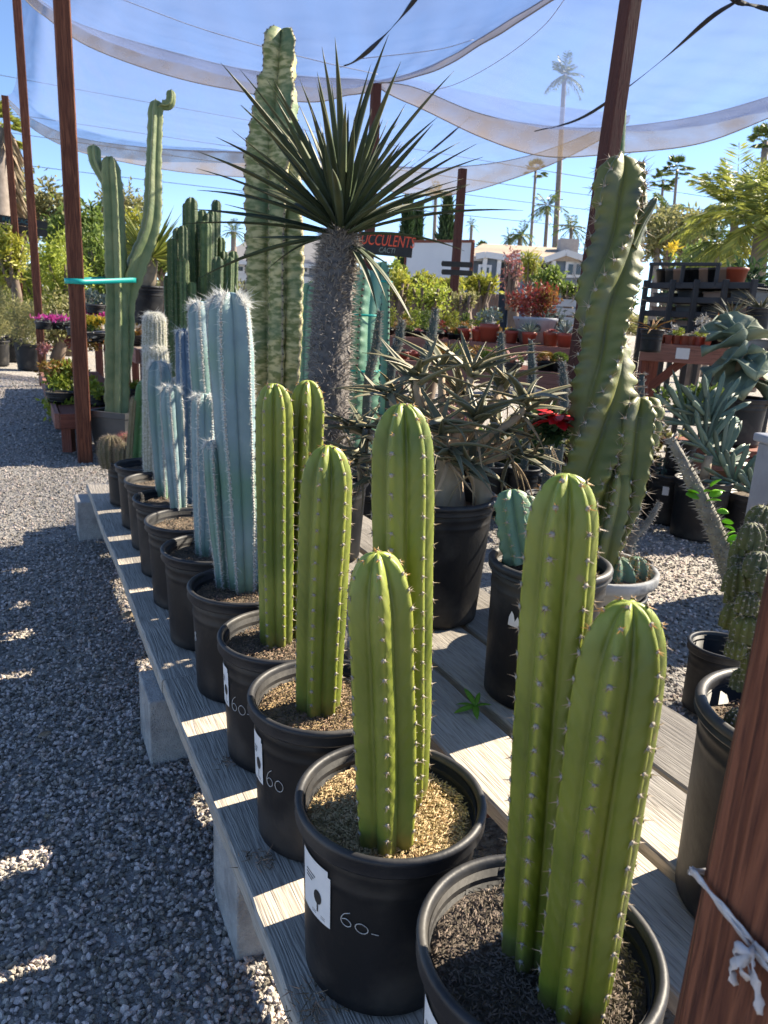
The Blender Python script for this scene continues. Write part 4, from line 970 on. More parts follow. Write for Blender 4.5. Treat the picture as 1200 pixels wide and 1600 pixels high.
# --- thin spiny stems rising behind the aloe
def thin_spiny(base, top, w, d, label, m='alluaudia_dark', sp='spine_grey', n=480, L=.02, zpot=0.):
    q0 = W(*base, d); c = np.array([q0[0], q0[1], zpot]); th = thing('spiny_succulent', label, 'succulent', c)
    pot(th, c, .10, .085, .2, k=24); P = bez([c+[0, 0, .15], q0, (q0+W(*top, d))/2+[.01, 0, 0], W(*top, d)], 40); R = PXM(w, d)/2*np.interp(np.linspace(0, 1, 40), [0, .8, 1], [1, .95, .5])
    V, Fc = sweep(P, R, 10); o = wp(link('stem', mesh(V, Fc, True), MAT[m]), th); T, U, B_ = frames(P)
    pp = []; D = []
    for _ in range(n):
        i = random.randint(1, 39); a = random.uniform(0, 7); n_ = U[i]*math.cos(a)+B_[i]*math.sin(a); pp.append(P[i]+n_*R[i]*.9); D.append(n_+T[i]*random.uniform(-.2, .9))
    v, f = cones(pp, np.array(D), RNG.uniform(.6, 1.2, n)*L, L*.28); s = link('spines', mesh(v, f, False), MAT[sp]); s['kind'] = 'stuff'; reparent(s, o); return th
G = 'thin dark spiny stems behind the aloe'
thin_spiny((575, 600), (593, 487), 14, 4.0, 'dark spiny stem leaning against the taped jade-green column', zpot=.2)
thin_spiny((612, 570), (628, 500), 14, 4.1, 'dark spiny stem in front of the white card on the table board', zpot=.2)
thin_spiny((660, 580), (681, 483), 14, 4.0, 'tallest dark spiny stem above the middle of the aloe', zpot=.2)
thin_spiny((776, 610), (783, 520), 13, 4.2, 'dark spiny stem before the big grey planter of red leaves', zpot=.2)
thin_spiny((828, 640), (829, 532), 13, 4.2, 'green-tipped dark spiny stem by the pink striped leaves', zpot=.2)
thin_spiny((880, 650), (878, 566), 14, 4.0, 'dark spiny stem beside the red bracts, left of the twisted cactus', zpot=.2)
thin_spiny((860, 700), (900, 655), 14, 3.6, 'dark spiny stem bending below the red bracts', zpot=.2)
thin_spiny((985, 860), (1003, 585), 16, 3.2, 'tall dark spiny stem right behind the twisted cactus', zpot=0, n=900)
thin_spiny((985, 850), (1030, 785), 11, 3.0, 'short leaning spiny stem above the pale bowl', m='alluaudia', n=260, L=.014, zpot=.1)
# --- pot with short glaucous cactus
def myrt():
    c = np.array([*PZ(836, 1080, ZD)[:2], ZD+.003]); dims = (.162, .142, .385)
    th = thing('potted_cactus', 'short blue-green cactus with ribbed lumps in a tall black pot with a torn white label', 'cactus', c)
    p = pot(th, c, *dims, soil='soil', drop=.035, rim=.022, lip=.03); z0 = c[2]+.35; d = depth(c+[0, 0, .4])
    sp = dict(step=.03, count=4, L=.016, w=.0013, mat='spine_gold', button=.004)
    stem(th, [W(815, 880, d), W(805, 830, d), W(798, 762, d)], PXM(56, d)/2, 'glaucous', 6, .42, sp, sharp=.8, rings=40, scallop=.07, pitch=.035)
    stem(th, [W(825, 880, d+.05), W(822, 830, d+.05), W(824, 772, d+.05)], PXM(40, d)/2, 'glaucous', 5, .42, sp, sharp=.8, rings=40, scallop=.07, pitch=.035)
    a = tocam_angle(c); V = []; Fc = []
    pts = [(0, 0), (.9, -.05), (1., .55), (.8, .3), (.62, .75), (.45, .35), (.35, .8), (.2, 1.), (.05, .6)]
    for u, v in pts: V.append(surf(c, *dims, a-.62+.30*u, .235+.040*v, .003))
    V.append(surf(c, *dims, a-.62+.30*.45, .235+.040*.2, .003))
    Fc = [(i, (i+1) % 9, 9) for i in range(9)]; l = link('torn_label', mesh(V, Fc, False), MAT['label_white']); reparent(l, p)
myrt()
# --- twisted cactus in the pale bowl
def twisted():
    c0 = np.array([*W(940, 900, depth([*XY(1.02, 1.10), .5]))[:2], ZD+.003]); th0 = thing('nursery_pot', 'black nursery pot turned into a stand under the pale bowl', 'pot', c0); d = depth([c0[0], c0[1], .6]); pot(th0, c0, .15, .13, W(936, 884, d)[2]-.085-ZD-.006, soil='soil'); r = PXM(92, d); c = np.array([*W(936, 872, d)[:2], 0]); zr = W(936, 884, d)[2]
    h = .085; c[2] = zr-h; th = thing('potted_cactus', 'tall twisted yellow-green cactus with long spines in a low pale bowl', 'cactus', c)
    B = MB(); pr = [(0, .0), (r*.72, 0), (r*.80, .01), (r*.93, .045), (r*.985, .052), (r, .062), (r, .08), (r*.985, .086), (r*.93, .086), (r*.90, .078), (r*.86, .05)]; B.lathe(pr, 56, c); bo = wp(B.build('bowl', MAT['bowl_pale'], None, True), th)
    B = MB(); B.lathe([(0, .066), (r*.45, .070), (r*.89, .064)], 40, c); wp(B.build('soil', MAT['soil'], None, True), th)
    sp = dict(step=.045, count=5, L=.040, w=.0030, mat='spine_tan', button=.0055, bmat='areole_white', out=.9, spread=.8)
    kw = dict(sharp=.85, rings=180, scallop=.075, pitch=.045, seg=16, wob=.05)
    zb = c[2]+.06
    b0 = W(925, 868, d); b0[2] = zb
    P = [b0, W(922, 780, d), W(934, 680, d), W(946, 575, d), W(944, 480, d), W(964, 380, d), W(964, 300, d), W(970, 238, d)]
    stem(th, P, PXM(66, d)/2*1.72/1.15, 'twisted', 4, .52, sp, twist=5.6, dome=1.0, phase=.5, rprof=([0, .1, .3, .5, .62, .75, .9, 1], [.82, .92, .98, .92, 1.02, .90, .84, .62]), **kw)
    # second head near the top
    P = [W(968, 430, d+.03), W(985, 380, d+.03), W(995, 320, d+.03), W(990, 252, d+.03)]
    stem(th, P, PXM(36, d)/2*1.1, 'twisted', 4, .42, sp, twist=1.2, phase=1.1, dome=1., sharp=.85, rings=60, scallop=.07, pitch=.036, seg=10)
    # horn sticking out
    P = [W(985, 385, d-.02), W(1000, 352, d-.02), W(1014, 328, d-.02), W(1026, 308, d-.02)]
    stem(th, P, PXM(20, d)/2*1.2, 'twisted', 4, .45, None, twist=.6, rprof=([0, 1], [1, .55]), name='stem', sharp=.8, rings=40)
    # side arms, pale green and sunlit
    P = [b0+[.03, -.02, 0], W(975, 800, d-.03), W(985, 730, d-.03), W(990, 660, d-.03), W(1000, 618, d-.03)]
    stem(th, P, PXM(66, d)/2*1.1, 'twisted', 4, .58, sp, twist=.8, phase=.2, rprof=([0, .2, .6, 1], [.45, .6, .95, .9]), sharp=.9, rings=70, scallop=.08, pitch=.05, seg=12)
    P = [b0+[.05, .02, 0], W(985, 745, d+.06), W(1005, 690, d+.06), W(1012, 618, d+.06)]
    stem(th, P, PXM(46, d)/2*1.1, 'twisted', 3, .5, sp, twist=.3, phase=1.4, rprof=([0, .4, 1], [.3, .7, 1.1]), sharp=.9, rings=60, scallop=.08, pitch=.05, seg=12)
    P = [b0+[.02, -.05, -.02], W(950, 840, d-.06), W(960, 790, d-.06), W(965, 735, d-.06)]
    stem(th, P, PXM(40, d)/2*1.1, 'twisted', 4, .5, sp, twist=.5, phase=.7, sharp=.9, rings=50, scallop=.07, pitch=.04, seg=10)
    for x, y, w in ((965, 885, 70), (995, 878, 40)):
        q = W(x, y, d-.04); q[2] = zb; stem(th, [q-[0, 0, .02], q+[0, 0, .04], q+[0, 0, .075]], PXM(w, d)/2, 'glaucous', 7, .3, dict(step=.02, count=6, L=.03, w=.0013, mat='spine_gold', button=.004, out=.8), sharp=.9, rings=30, seg=8)
twisted()
# thin column behind the post
c = W(968, 420, 5.3); th = thing('tall_cactus', 'slim dark green column rising beside the top of the dark post', 'cactus', [c[0], c[1], 0])
pot(th, np.array([c[0], c[1], 0.]), .15, .13, .3, k=32)
stem(th, [[c[0], c[1], .25], W(966, 420, 5.3), W(966, 280, 5.3), W(971, 166, 5.3)], PXM(17, 5.3)/2, 'green_column', 5, .4, dict(step=.05, count=3, L=.02, w=.002, mat='spine_grey'), sharp=.8)
# --- lumpy monstrose cactus on the right
def monstrose():
    c = np.array([*W(1207, 1350, 1.30)[:2], ZD+.003]); dims = (.172, .150, .385); th = thing('potted_cactus', 'knobbly crested brown-green cactus in a black pot behind the close post', 'cactus', c)
    pot(th, c, *dims, soil='soil', drop=.06, rim=.02); zr = c[2]+.385; d = depth([c[0], c[1], zr])
    soil_chips(th, c+[0, 0, .328], .14, 1800, 'chip_brown', .010, .003)
    for i, (x, y, r, dd) in enumerate([(1180, 1000, 62, 0), (1150, 960, 44, -.02), (1190, 920, 60, .0), (1155, 905, 46, -.02), (1195, 850, 58, .0), (1165, 860, 46, .02), (1190, 810, 46, 0), (1175, 835, 40, -.03), (1215, 800, 40, 0), (1150, 1010, 30, -.05), (1175, 1050, 30, -.04), (1165, 980, 40, -.06), (1185, 880, 40, -.06), (1200, 960, 44, -.06), (1148, 930, 30, .02), (1160, 1060, 34, .0), (1190, 1080, 40, .02), (1150, 880, 24, .0), (1168, 940, 32, -.07), (1195, 905, 34, -.08), (1180, 1030, 36, -.05)]):
        q = W(x, y, d+.03+dd); R = PXM(r, d)/2*1.05
        stem(th, [q-[0, 0, R*1.0], q, q+np.array([random.uniform(-.2, .2)*R, 0, R*.95])], R, 'monstrose', random.choice([9, 11, 13]), .22, dict(step=.011, count=4, L=.007, w=.0012, mat='spine_grey', button=.0016, bmat='areole'), sharp=1., rings=26, seg=6, dome=1.2, name='lump')
    # small pale round cactus at its foot
    q = W(1130, 1035, d-.06); 
    for x, y, r in ((1075, 0, 0),): pass
    q = np.array([c[0]-.095, c[1]+.02, zr-.06]); stem(th, [q-[0, 0, .03], q+[0, 0, .02], q+[0, 0, .05]], .026, 'monstrose', 12, .15, dict(step=.007, count=6, L=.006, w=.0010, mat='spine_grey', button=.002, bmat='areole_white'), sharp=1., rings=24, seg=4, name='lump')
    return c, d
mc, md = monstrose()
# --- thorny leaning stem with fresh leaves
def thorn_stem():
    d = 1.42; th = thing('thorny_stem_plant', 'grey thorny leaning stem with bright new green leaves', 'succulent', [*W(1165, 980, d)[:2], ZD])
    P = bez([W(1168, 985, d), W(1140, 890, d), W(1105, 800, d), W(1048, 684, d)], 60); R = np.interp(np.linspace(0, 1, 60), [0, .8, 1], [PXM(36, d)/2, PXM(22, d)/2, PXM(12, d)/2])
    V, Fc = sweep(P, R, 14); V = np.asarray(V); V = V+RNG.normal(0, .0006, V.shape); o = wp(link('stem', mesh(V, Fc, True), MAT['alluaudia']), th); T, U, B_ = frames(P)
    pp = []; D = []; n = 620
    for _ in range(n):
        i = random.randint(1, 59); a = random.uniform(0, 7); n_ = U[i]*math.cos(a)+B_[i]*math.sin(a); pp.append(P[i]+n_*R[i]*.92); D.append(n_+T[i]*random.uniform(-.1, .7))
    v, f = cones(pp, np.array(D), RNG.uniform(.007, .016, n), .0034); s = link('thorns', mesh(v, f, False), MAT['spine_grey']); s['kind'] = 'stuff'; reparent(s, o)
    lm = blade(.016, .011, .001, .2, 5, .15, prof='oval')
    for x, y in ((1100, 768), (1108, 775), (1112, 768), (1072, 772), (1120, 798), (1128, 815), (1132, 822), (1136, 843), (1133, 838), (1140, 850), (1138, 862), (1104, 782), (1110, 760), (1074, 766)):
        q = W(x, y, d-.015); place_leaf('leaf', lm, 'new_leaf', th, q, (random.uniform(.2, 1), random.uniform(-1, 0), random.uniform(-.1, .6)), random.uniform(-1, 1), random.uniform(1.1, 1.8))
    cc = np.array([*W(1165, 1060, 1.5)[:2], ZD+.003])
thorn_stem()
sp_ = np.array([*PZ(1128, 1005, .24)[:2], 0.004]); t = thing('nursery_pot', 'empty black pot on the gravel behind the knobbly cactus', 'pot', sp_); pot(t, sp_, .105, .09, .235, soil=None)
# ================================================================ aisle behind, right side
def big_pot_at(px, py_base, z, r, rb, h, name, label, cat, d=None, **k):
    q = W(px, py_base, d) if d else PZ(px, py_base, z); c = np.array([q[0], q[1], z+.003]); th = thing(name, label, cat, c); p = pot(th, c, r, rb, h, **k); return th, c, p
def fan_aloe(th, c, z, n, L, spread=1., face=0., m='fan_aloe', heads=((0, 0, 0),)):
    me = [blade(L, .034, .006, .05, 7, .12, prof='paddle'), blade(L*.85, .032, .006, .12, 7, .12, prof='paddle'), blade(L*1.1, .036, .006, .0, 7, .12, prof='paddle')]
    for hx, hy, hz_ in heads:
        for i in range(n):
            e = math.radians(-5+190*i/(n-1)-5)*spread+(1-spread)*math.pi/2
            dv = np.array([math.cos(face)*math.cos(e), math.sin(face)*math.cos(e), math.sin(e)+.02])+RNG.normal(0, .10, 3)
            place_leaf('leaf', random.choice(me), m, th, np.array([c[0]+hx, c[1]+hy, z+hz_]), dv, random.uniform(-.3, .3)+math.pi/2*.6, random.uniform(.75, 1.05))
th, c, p = big_pot_at(1085, 838, 0, .17, .145, .36, 'potted_fan_aloe', 'tall blue-green fan aloe in a black pot on the aisle gravel', 'aloe', soil='soil')
fan_aloe(th, c, c[2]+.42, 15, .30, .9, .25, heads=((-.03, 0, .12), (.09, .02, .02), (.0, .05, .28), (-.12, .05, .25)))
B = MB(); B.tube([c+[0, 0, .3], c+[0, 0, .5]], .03, 8); wp(B.build('trunk', MAT['aloe_bark'], None, True), th)
th, c, p = big_pot_at(1165, 845, 0, .17, .145, .30, 'potted_fan_aloe', 'low spreading fan aloe in a wide black pot beside the crate', 'aloe', soil='soil')
fan_aloe(th, c, c[2]+.30, 15, .24, .95, .15, heads=((-.02, -.02, 0), (.10, 0, .02), (-.14, 0, .04)))
th, c, p = big_pot_at(1036, 815, 0, .14, .125, .32, 'potted_succulent', 'black pot with a small white card, next to the tall fan aloe', 'succulent', soil='soil_straw')
a = tocam_angle(c); pot_label(p, th, c, (.14, .125, .32), a-.25, a+.05, .20, .255, False)
v, f = cloud(160, c+[0, 0, .36], (.09, .09, .05), .05, .02, 6); wp(link('foliage', mesh(v, f, False), MAT['fan_aloe']), th)
th, c, p = big_pot_at(985, 800, 0, .14, .125, .32, 'nursery_pot', 'dark pot in deep shade left of the pot with a white card', 'pot', soil='soil_dark')
# big-leaved kalanchoe on the right
def kalanchoe():
    d = 5.0; zt = W(1150, 618, d)[2]; q = W(1150, 680, d); c = np.array([q[0], q[1], zt-.32]); th = thing('potted_kalanchoe', 'large felt-leaved grey-green kalanchoe in a black pot on a timber stand', 'kalanchoe', c)
    p = pot(th, c, .17, .145, .32, soil='soil'); B = MB(); B.tube(bez([c+[0, 0, .25], W(1150, 600, d), W(1160, 545, d)], 8), [.028, .027, .026, .025, .024, .022, .02, .016], 8); wp(B.build('trunk', MAT['aloe_bark'], None, True), th)
    V = []; Fc = []; n, m_ = 12, 10
    for i in range(n+1):
        for j in range(m_+1):
            u = i/n; v = j/m_*2-1; w = .13*(1.35*min(1, u*3.2+.1))*(1-u**2.2)**.7*(1+.10*math.sin(u*17))
            V.append((u*.30, v*w, .05*v*v+.025*math.sin(8*u+5*v)*abs(v)-.12*u*u))
    for i in range(n):
        for j in range(m_): Fc.append((i*(m_+1)+j, (i+1)*(m_+1)+j, (i+1)*(m_+1)+j+1, i*(m_+1)+j+1))
    lm = mesh(V, Fc, True)
    for x, y, a, e, s in ((1130, 540, 3.3, .1, .9), (1125, 560, 3.5, -.1, 1.), (1150, 530, 2.8, .5, .8), (1165, 520, 2.0, .7, .8), (1185, 535, .3, .5, .9), (1180, 570, -.2, -.1, 1.), (1160, 560, 4.6, .0, .95), (1135, 590, 3.9, -.3, .9), (1175, 590, 5.4, -.3, .9), (1195, 550, .9, .2, 1.), (1150, 575, 4.2, -.25, 1.), (1120, 530, 3.0, .25, .7), (1200, 520, 1.2, .7, .8)):
        o = place_leaf('leaf', lm, 'kalanchoe', th, W(1160, y, d), (math.cos(a), math.sin(a), e), random.uniform(-.5, .5), s*1.1)
        if not o.modifiers: sm = o.modifiers.new('t', 'SOLIDIFY'); sm.thickness = .005
    st = thing('plant_stand', 'dark timber stand carrying the felt-leaved kalanchoe', 'stand', [c[0], c[1], 0])
    for dx in (-.35, .35):
        for dy in (-.18, .18): board('leg', (c[0]+dx, c[1]+dy, 0), (c[0]+dx, c[1]+dy, c[2]-.045), .06, .06, 'board_red', st)
    for dy in (-.17, -.0, .17): board('board', (c[0]-.45, c[1]+dy, c[2]-.024), (c[0]+.6, c[1]+dy, c[2]-.024), .15, .04, 'board_red', st)
    board('rail', (c[0]-.42, c[1]-.235, c[2]-.10), (c[0]+.6, c[1]-.235, c[2]-.10), .03, .09, 'board_pink', st)
    cr = thing('storage_bin', 'pale grey plastic bin at the side of the timber stand', 'bin', W(1196, 780, 3.3)*[1, 1, 0])
    b0 = W(1215, 700, 3.3); B = MB(); B.box((b0[0]+.17, b0[1], .42), (.30, .4, .62), .1); B.box((b0[0]+.17, b0[1], .75), (.34, .44, .04), .1); wp(B.build('bin_body', MAT['bowl_pale_grey'], None, bevel=.01), cr)
    cb = thing('cardboard_box', 'brown cardboard box in the shade under the timber stand', 'box', [c[0]+.02, c[1]-.1, 0])
    B = MB(); B.box((c[0]+.06, c[1]-.02, .19), (.30, .3, .38), .1); wp(B.build('carton', MAT['carton'], None, bevel=.004), cb)
    B = MB(); B.box((c[0]+.06-.12, c[1]-.02, .385), (.10, .3, .006), .1, .25); wp(B.build('flap', MAT['carton'], None), cb)
mat('carton', (.26, .17, .13), (.30, .20, .15), 10., .9)
kalanchoe()
# leafy green groundling below the stand
def leafy(name, label, cat, px, py, d, rx, rz, n, L, w, m, pz=None, pr=.1, ph=.18, potm=('pot_black', 'pot_rim'), clump=9, group=None, csize=.42):
    q = W(px, py, d); c = np.array([q[0], q[1], q[2]-PXM(rz, d)-ph*.85 if pz is None else pz]); th = thing(name, label, cat, c, group=group)
    if pr: pot(th, c, pr, pr*.84, ph, k=28, mats=potm, soil='soil')
    v, f = cloud(n, q, (PXM(rx, d), PXM(rx, d), PXM(rz, d)), L, w, clump, csize); wp(link('foliage', mesh(v, f, False), MAT[m]), th)
    return th
mat('leaf_mid', (.11, .17, .035), (.17, .23, .045), 8., .5, trans=.4, island=.4)
mat('leaf_yellow', (.26, .30, .04), (.36, .34, .05), 6., .5, trans=.35, island=.35)
mat('leaf_olive', (.20, .205, .08), (.28, .27, .11), 6., .55, trans=.4, island=.4)
mat('leaf_dark', (.028, .058, .022), (.05, .09, .03), 8., .5, trans=.2, island=.4)
mat('leaf_red', (.22, .035, .03), (.34, .10, .05), 7., .5, trans=.3, island=.45)
mat('leaf_lime', (.24, .31, .04), (.33, .38, .06), 9., .45, trans=.42, island=.3)
mat('leaf_orange', (.42, .16, .04), (.30, .25, .05), 25., .5, trans=.25, island=.5)
mat('leaf_grey', (.19, .24, .19), (.28, .32, .25), 12., .6, island=.3)
mat('petal_pink', (.55, .04, .28), (.70, .12, .40), 15., .5, trans=.3, island=.3)
mat('petal_yellow', (.70, .50, .03), (.75, .60, .08), 12., .5, trans=.3, island=.2)
mat('petal_white', (.62, .58, .50), (.55, .48, .38), 12., .6, island=.2)
mat('bract_red', (.62, .012, .014), (.50, .008, .012), 12., .45, trans=.25, island=.2)
mat('rose_pink', (.55, .20, .20), (.40, .24, .16), 12., .5, island=.35)
mat('thatch', (.20, .15, .10), (.30, .24, .16), 14., .9, island=.3)
mat('palm_leaf', (.07, .115, .03), (.13, .17, .04), 4., .45, trans=.3, island=.4)
mat('palm_yellow', (.18, .22, .04), (.26, .28, .06), 3., .45, trans=.35, island=.35)
mat('palm_trunk', (.17, .14, .115), (.25, .21, .18), 8., .9, .5, 12.)
mat('tree_bark', (.11, .08, .06), (.17, .13, .10), 8., .9, .5, 20.)
leafy('jade_bush', 'bright green bushy succulent below the felt-leaved kalanchoe', 'succulent', 1078, 618, 4.6, 42, 20, 900, .035, .02, 'leaf_mid', pz=.35)
th = leafy('poinsettia', 'poinsettia with vivid red bracts between the aloe and the twisted cactus', 'poinsettia', 870, 664, 2.45, 22, 14, 160, .05, .03, 'leaf_dark', pz=.30, pr=.09, ph=.17)
q = W(872, 648, 2.40); lm = blade(.075, .042, .002, .15, 6, .15, prof='oval')
for i in range(18):
    a = i*2.4; place_leaf('bract', lm, 'bract_red', th, q+np.array([math.cos(a)*.012, math.sin(a)*.012, -.01*(i % 3)]), (math.cos(a), math.sin(a), random.uniform(-.35, .35)), random.uniform(-.4, .4), random.uniform(.8, 1.15))

# ================================================================ tables of small succulents
def rosette_mesh(n, L, w, up):
    a = np.arange(n)*2.39996; u = np.arange(n)/n; el = up*(1-u)*1.2+.1
    D = np.stack([np.cos(a)*np.cos(el), np.sin(a)*np.cos(el), np.sin(el)], -1)
    return leaves(np.zeros((n, 3)), D, L*(.45+.55*u), w, .25, np.broadcast_to([0, 0, 1.], (n, 3)))
_pro = {}
def small_plant(kind, p, r, h, foliage, fm, potm, label, group, cat='succulent', name='small_potted_succulent', sq=False):
    key = (kind, round(r, 3), round(h, 3), sq)
    if key not in _pro:
        B = MB(); k = 4 if sq else 14
        B.lathe([(0, .002), (r*.78, 0), (r*.95, h*.72), (r, h*.74), (r, h), (r*.92, h), (r*.9, h*.88), (0, h*.88)], k)
        mp_ = mesh(B.V, B.F, not sq)
        if foliage == 'rosette':
            ps = []
            for q in range(3):
                v, f = rosette_mesh(16, r*.95, r*.42, 1.1); ps.append((v+np.array([random.uniform(-.4, .4)*r, random.uniform(-.4, .4)*r, h*.9+.1*r]), f))
            v, f = join(ps)
        elif foliage == 'bush': v, f = cloud(150, (0, 0, h+r*.7), (r*1.1, r*1.1, r*.8), r*.5, r*.26, 8)
        elif foliage == 'tall': v, f = cloud(220, (0, 0, h+r*1.5), (r*.9, r*.9, r*1.7), r*.55, r*.25, 10)
        elif foliage == 'spiky':
            n = 40; a = RNG.uniform(0, 7, n); el = RNG.uniform(.1, 1.4, n); v, f = leaves(np.tile([0, 0, h*.9], (n, 1)), np.stack([np.cos(a)*np.cos(el), np.sin(a)*np.cos(el), np.sin(el)], -1), r*1.9, r*.22)
        elif foliage == 'dome':
            ps = []
            n = 300; d = nrm(RNG.normal(size=(n, 3))); d[:, 2] = np.abs(d[:, 2]); v, f = leaves(np.array([0, 0, h*.9])+d*r*.85, d, r*.3, r*.2)
        _pro[key] = (mp_, v, f, {})
    mp_, v, f, cache = _pro[key]
    th = thing(name, label, cat, p, random.uniform(0, 6), group)
    m1 = cache.get(potm)
    if m1 is None:
        m1 = mp_.copy(); m1.materials.append(MAT[potm]); cache[potm] = m1
    m2 = cache.get(('f', fm))
    if m2 is None:
        m2 = mesh(v, f, False); m2.materials.append(MAT[fm]); cache[('f', fm)] = m2
    o = link('pot', m1, None, th); o2 = link('foliage', m2, None, th); return th
def table(label, a, b, z, dep_, tiers=((0, 0),), m='board_red', legs=True, card=None):
    """slatted nursery table from a to b (XY of its front edge), boards lengthwise"""
    a, b = np.asarray(a, float), np.asarray(b, float); x = nrm(b-a); y = np.array([-x[1], x[0]]); y = y if y[1] > 0 else -y
    th = thing('plant_table', label, 'table', [*((a+b)/2), 0]); L = np.linalg.norm(b-a)
    nb = max(3, int(dep_/.15))
    for i in range(nb):
        o = (i+.5)*dep_/nb; pa, pb = a+y*o, b+y*o; board('slat', (*pa, z-.02), (*pb, z-.02), dep_/nb-.02, .035, m, th)
    board('front_rail', (*(a-y*.022), z-.07), (*(b-y*.022), z-.07), .035, .14, 'board_pink' if m == 'board_red' else m, th)
    board('back_rail', (*(a+y*(dep_+.022)), z-.06), (*(b+y*(dep_+.022)), z-.06), .035, .12, m, th)
    if legs:
        for q in np.linspace(.06, .94, max(2, int(L/1.4)+1)):
            for o in (.06, dep_-.06):
                p = a+x*L*q+y*o; board('leg', (*p, 0), (*p, z-.042), .085, .085, 'board_red', th)
            p0 = a+x*L*q+y*.06; p1 = p0+x*.35; board('brace', (*p0, z-.42), (*p1, z-.06), .04, .07, 'board_red', th)
    if card is not None:
        for cd in card:
            p = a+x*L*cd-y*.0415; B = MB(); B.box((0, 0, 0), (.10, .004, .085)); o = B.build('price_card', MAT['label_white']); o.location = (p[0], p[1], z-.065); o.rotation_euler = (0, 0, math.atan2(x[1], x[0])); wp(o, th)
    return a, b, x, y
def frontpt(px, py, d): return W(px, py, d)[:2]
FOL = [('bush', 'leaf_lime'), ('rosette', 'leaf_grey'), ('bush', 'leaf_orange'), ('tall', 'leaf_yellow'), ('rosette', 'rose_pink'), ('dome', 'leaf_mid'), ('spiky', 'leaf_grey'), ('bush', 'leaf_red'), ('tall', 'leaf_mid'), ('rosette', 'leaf_lime')]
FN = {'leaf_lime': 'lime-green', 'leaf_grey': 'grey-green', 'leaf_orange': 'orange-tipped', 'leaf_yellow': 'yellow-green', 'rose_pink': 'rosy pink', 'leaf_mid': 'green', 'leaf_red': 'dark red', 'petal_pink': 'magenta-flowered', 'petal_yellow': 'yellow-flowered', 'petal_white': 'cream'}
FK = {'bush': 'bushy', 'rosette': 'rosette', 'tall': 'tall leafy', 'dome': 'cushion-shaped', 'spiky': 'spiky'}
def row(where, a, b, z, n, r, h, kinds, potm='pot_terra', jitter=.02, gr=None, sq=False):
    for i in range(n):
        u = (i+.5)/n; p = a+(b-a)*u; fo, fm = kinds[i % len(kinds)]
        lab = f"{FK[fo]} {FN[fm]} succulent in a small {'black' if potm == 'pot_black' else 'terracotta-red'} pot {where}"
        small_plant(fo, (p[0]+random.uniform(-jitter, jitter), p[1]+random.uniform(-jitter, jitter), z+.001), r, h, fo, fm, potm, lab, gr or f'{FK[fo]} {FN[fm]} {potm[4:]} plants {where}'[:60], sq=sq)
# centre table: upper and lower step
TA, TB = frontpt(575, 520, 7.6), frontpt(915, 545, 6.6)
ZT = W(745, 534, 7.05)[2]
a, b, x, y = table('long red-stained table of small potted succulents behind the aloe', TA, TB, ZT, .95, card=(.165,))
row('on the upper step behind the aloe', a+y*.12+x*.02, a+y*.12+x*1.05, ZT, 9, .055, .06, [('bush', 'leaf_lime'), ('rosette', 'leaf_grey'), ('bush', 'leaf_orange'), ('dome', 'leaf_mid'), ('rosette', 'rose_pink')], 'pot_black')
row('at the back of the upper step', a+y*.38, a+y*.38+x*1.15, ZT, 8, .06, .07, [('tall', 'leaf_yellow'), ('bush', 'leaf_orange'), ('tall', 'leaf_lime'), ('tall', 'leaf_mid'), ('bush', 'leaf_red')], 'pot_black')
row('far back on the upper step', a+y*.72, a+y*.72+x*1.2, ZT, 7, .07, .08, [('tall', 'leaf_yellow'), ('tall', 'leaf_mid'), ('tall', 'leaf_lime')], 'pot_black')
row('in the tray left of the grey planter', a+y*.5+x*1.2, a+y*.5+x*1.62, ZT, 5, .05, .05, [('bush', 'leaf_orange'), ('bush', 'petal_yellow'), ('dome', 'leaf_orange')], 'pot_black')
for i, (px, rr, hh, fo, fm) in enumerate(((728, .085, .135, 'rosette', 'leaf_grey'), (745, .085, .135, 'rosette', 'rose_pink'), (768, .125, .20, 'bush', 'leaf_grey'), (797, .085, .14, 'rosette', 'leaf_grey'), (829, .09, .14, 'spiky', 'leaf_grey'), (856, .095, .15, 'rosette', 'rose_pink'), (881, .10, .15, 'spiky', 'leaf_grey'))):
    u = (px-575)/(915-575); p = a+(b-a)*u+y*(.12+.10*(i % 2)); small_plant(('t', i), (p[0], p[1], ZT+.001), rr*.78, hh*.85, fo, fm, 'pot_terra', ['small grey rosette in a red pot, first of the red pots', 'pink rosette in a red pot with a white tag, second from the card end', 'trailing pale plant in the widest red pot on the step', 'grey rosette in a red pot before the planter side', 'red pot with white tag standing right in front of the grey planter', 'pinkish rosette in a red pot right of the grey planter', 'spiky grey plant in the last red pot before the dark post'][i], 'larger red pots along the table step')
# the grey planter with a dark red shrub
pp = a+(b-a)*.722+y*.45; d_ = depth([pp[0], pp[1], 1.1]); th = thing('red_shrub_planter', 'dark red leafy shrub in a big pale grey planter on the table', 'shrub', [pp[0], pp[1], ZT])
B = MB(); B.lathe([(0, .0), (.13, 0), (.21, .22), (.22, .23), (.22, .255), (.20, .255), (.19, .20), (0, .2)], 24); o = B.build('planter', MAT['bowl_pale_grey'], th, True)
for k in (-.8, .2): 
    B = MB(); B.lathe([(.028, 0), (.04, .012), (.028, .02), (.02, .012)], 14); rg = B.build('face_ring', MAT['pot_grey'], th, True); aa = math.atan2(-pp[1], -pp[0])+k*.5; rg.location = (math.cos(aa)*.19, math.sin(aa)*.19, .15); rg.rotation_euler = (0, math.pi/2, aa)
v, f = cloud(1200, (-.05, .03, .41), (.22, .20, .165), .045, .022, 26, .34); link('foliage', mesh(v, f, False), MAT['leaf_red'], th)
v, f = cloud(260, (.13, -.02, .40), (.12, .10, .15), .05, .02, 8); link('side_foliage', mesh(v, f, False), MAT['leaf_orange'], th)
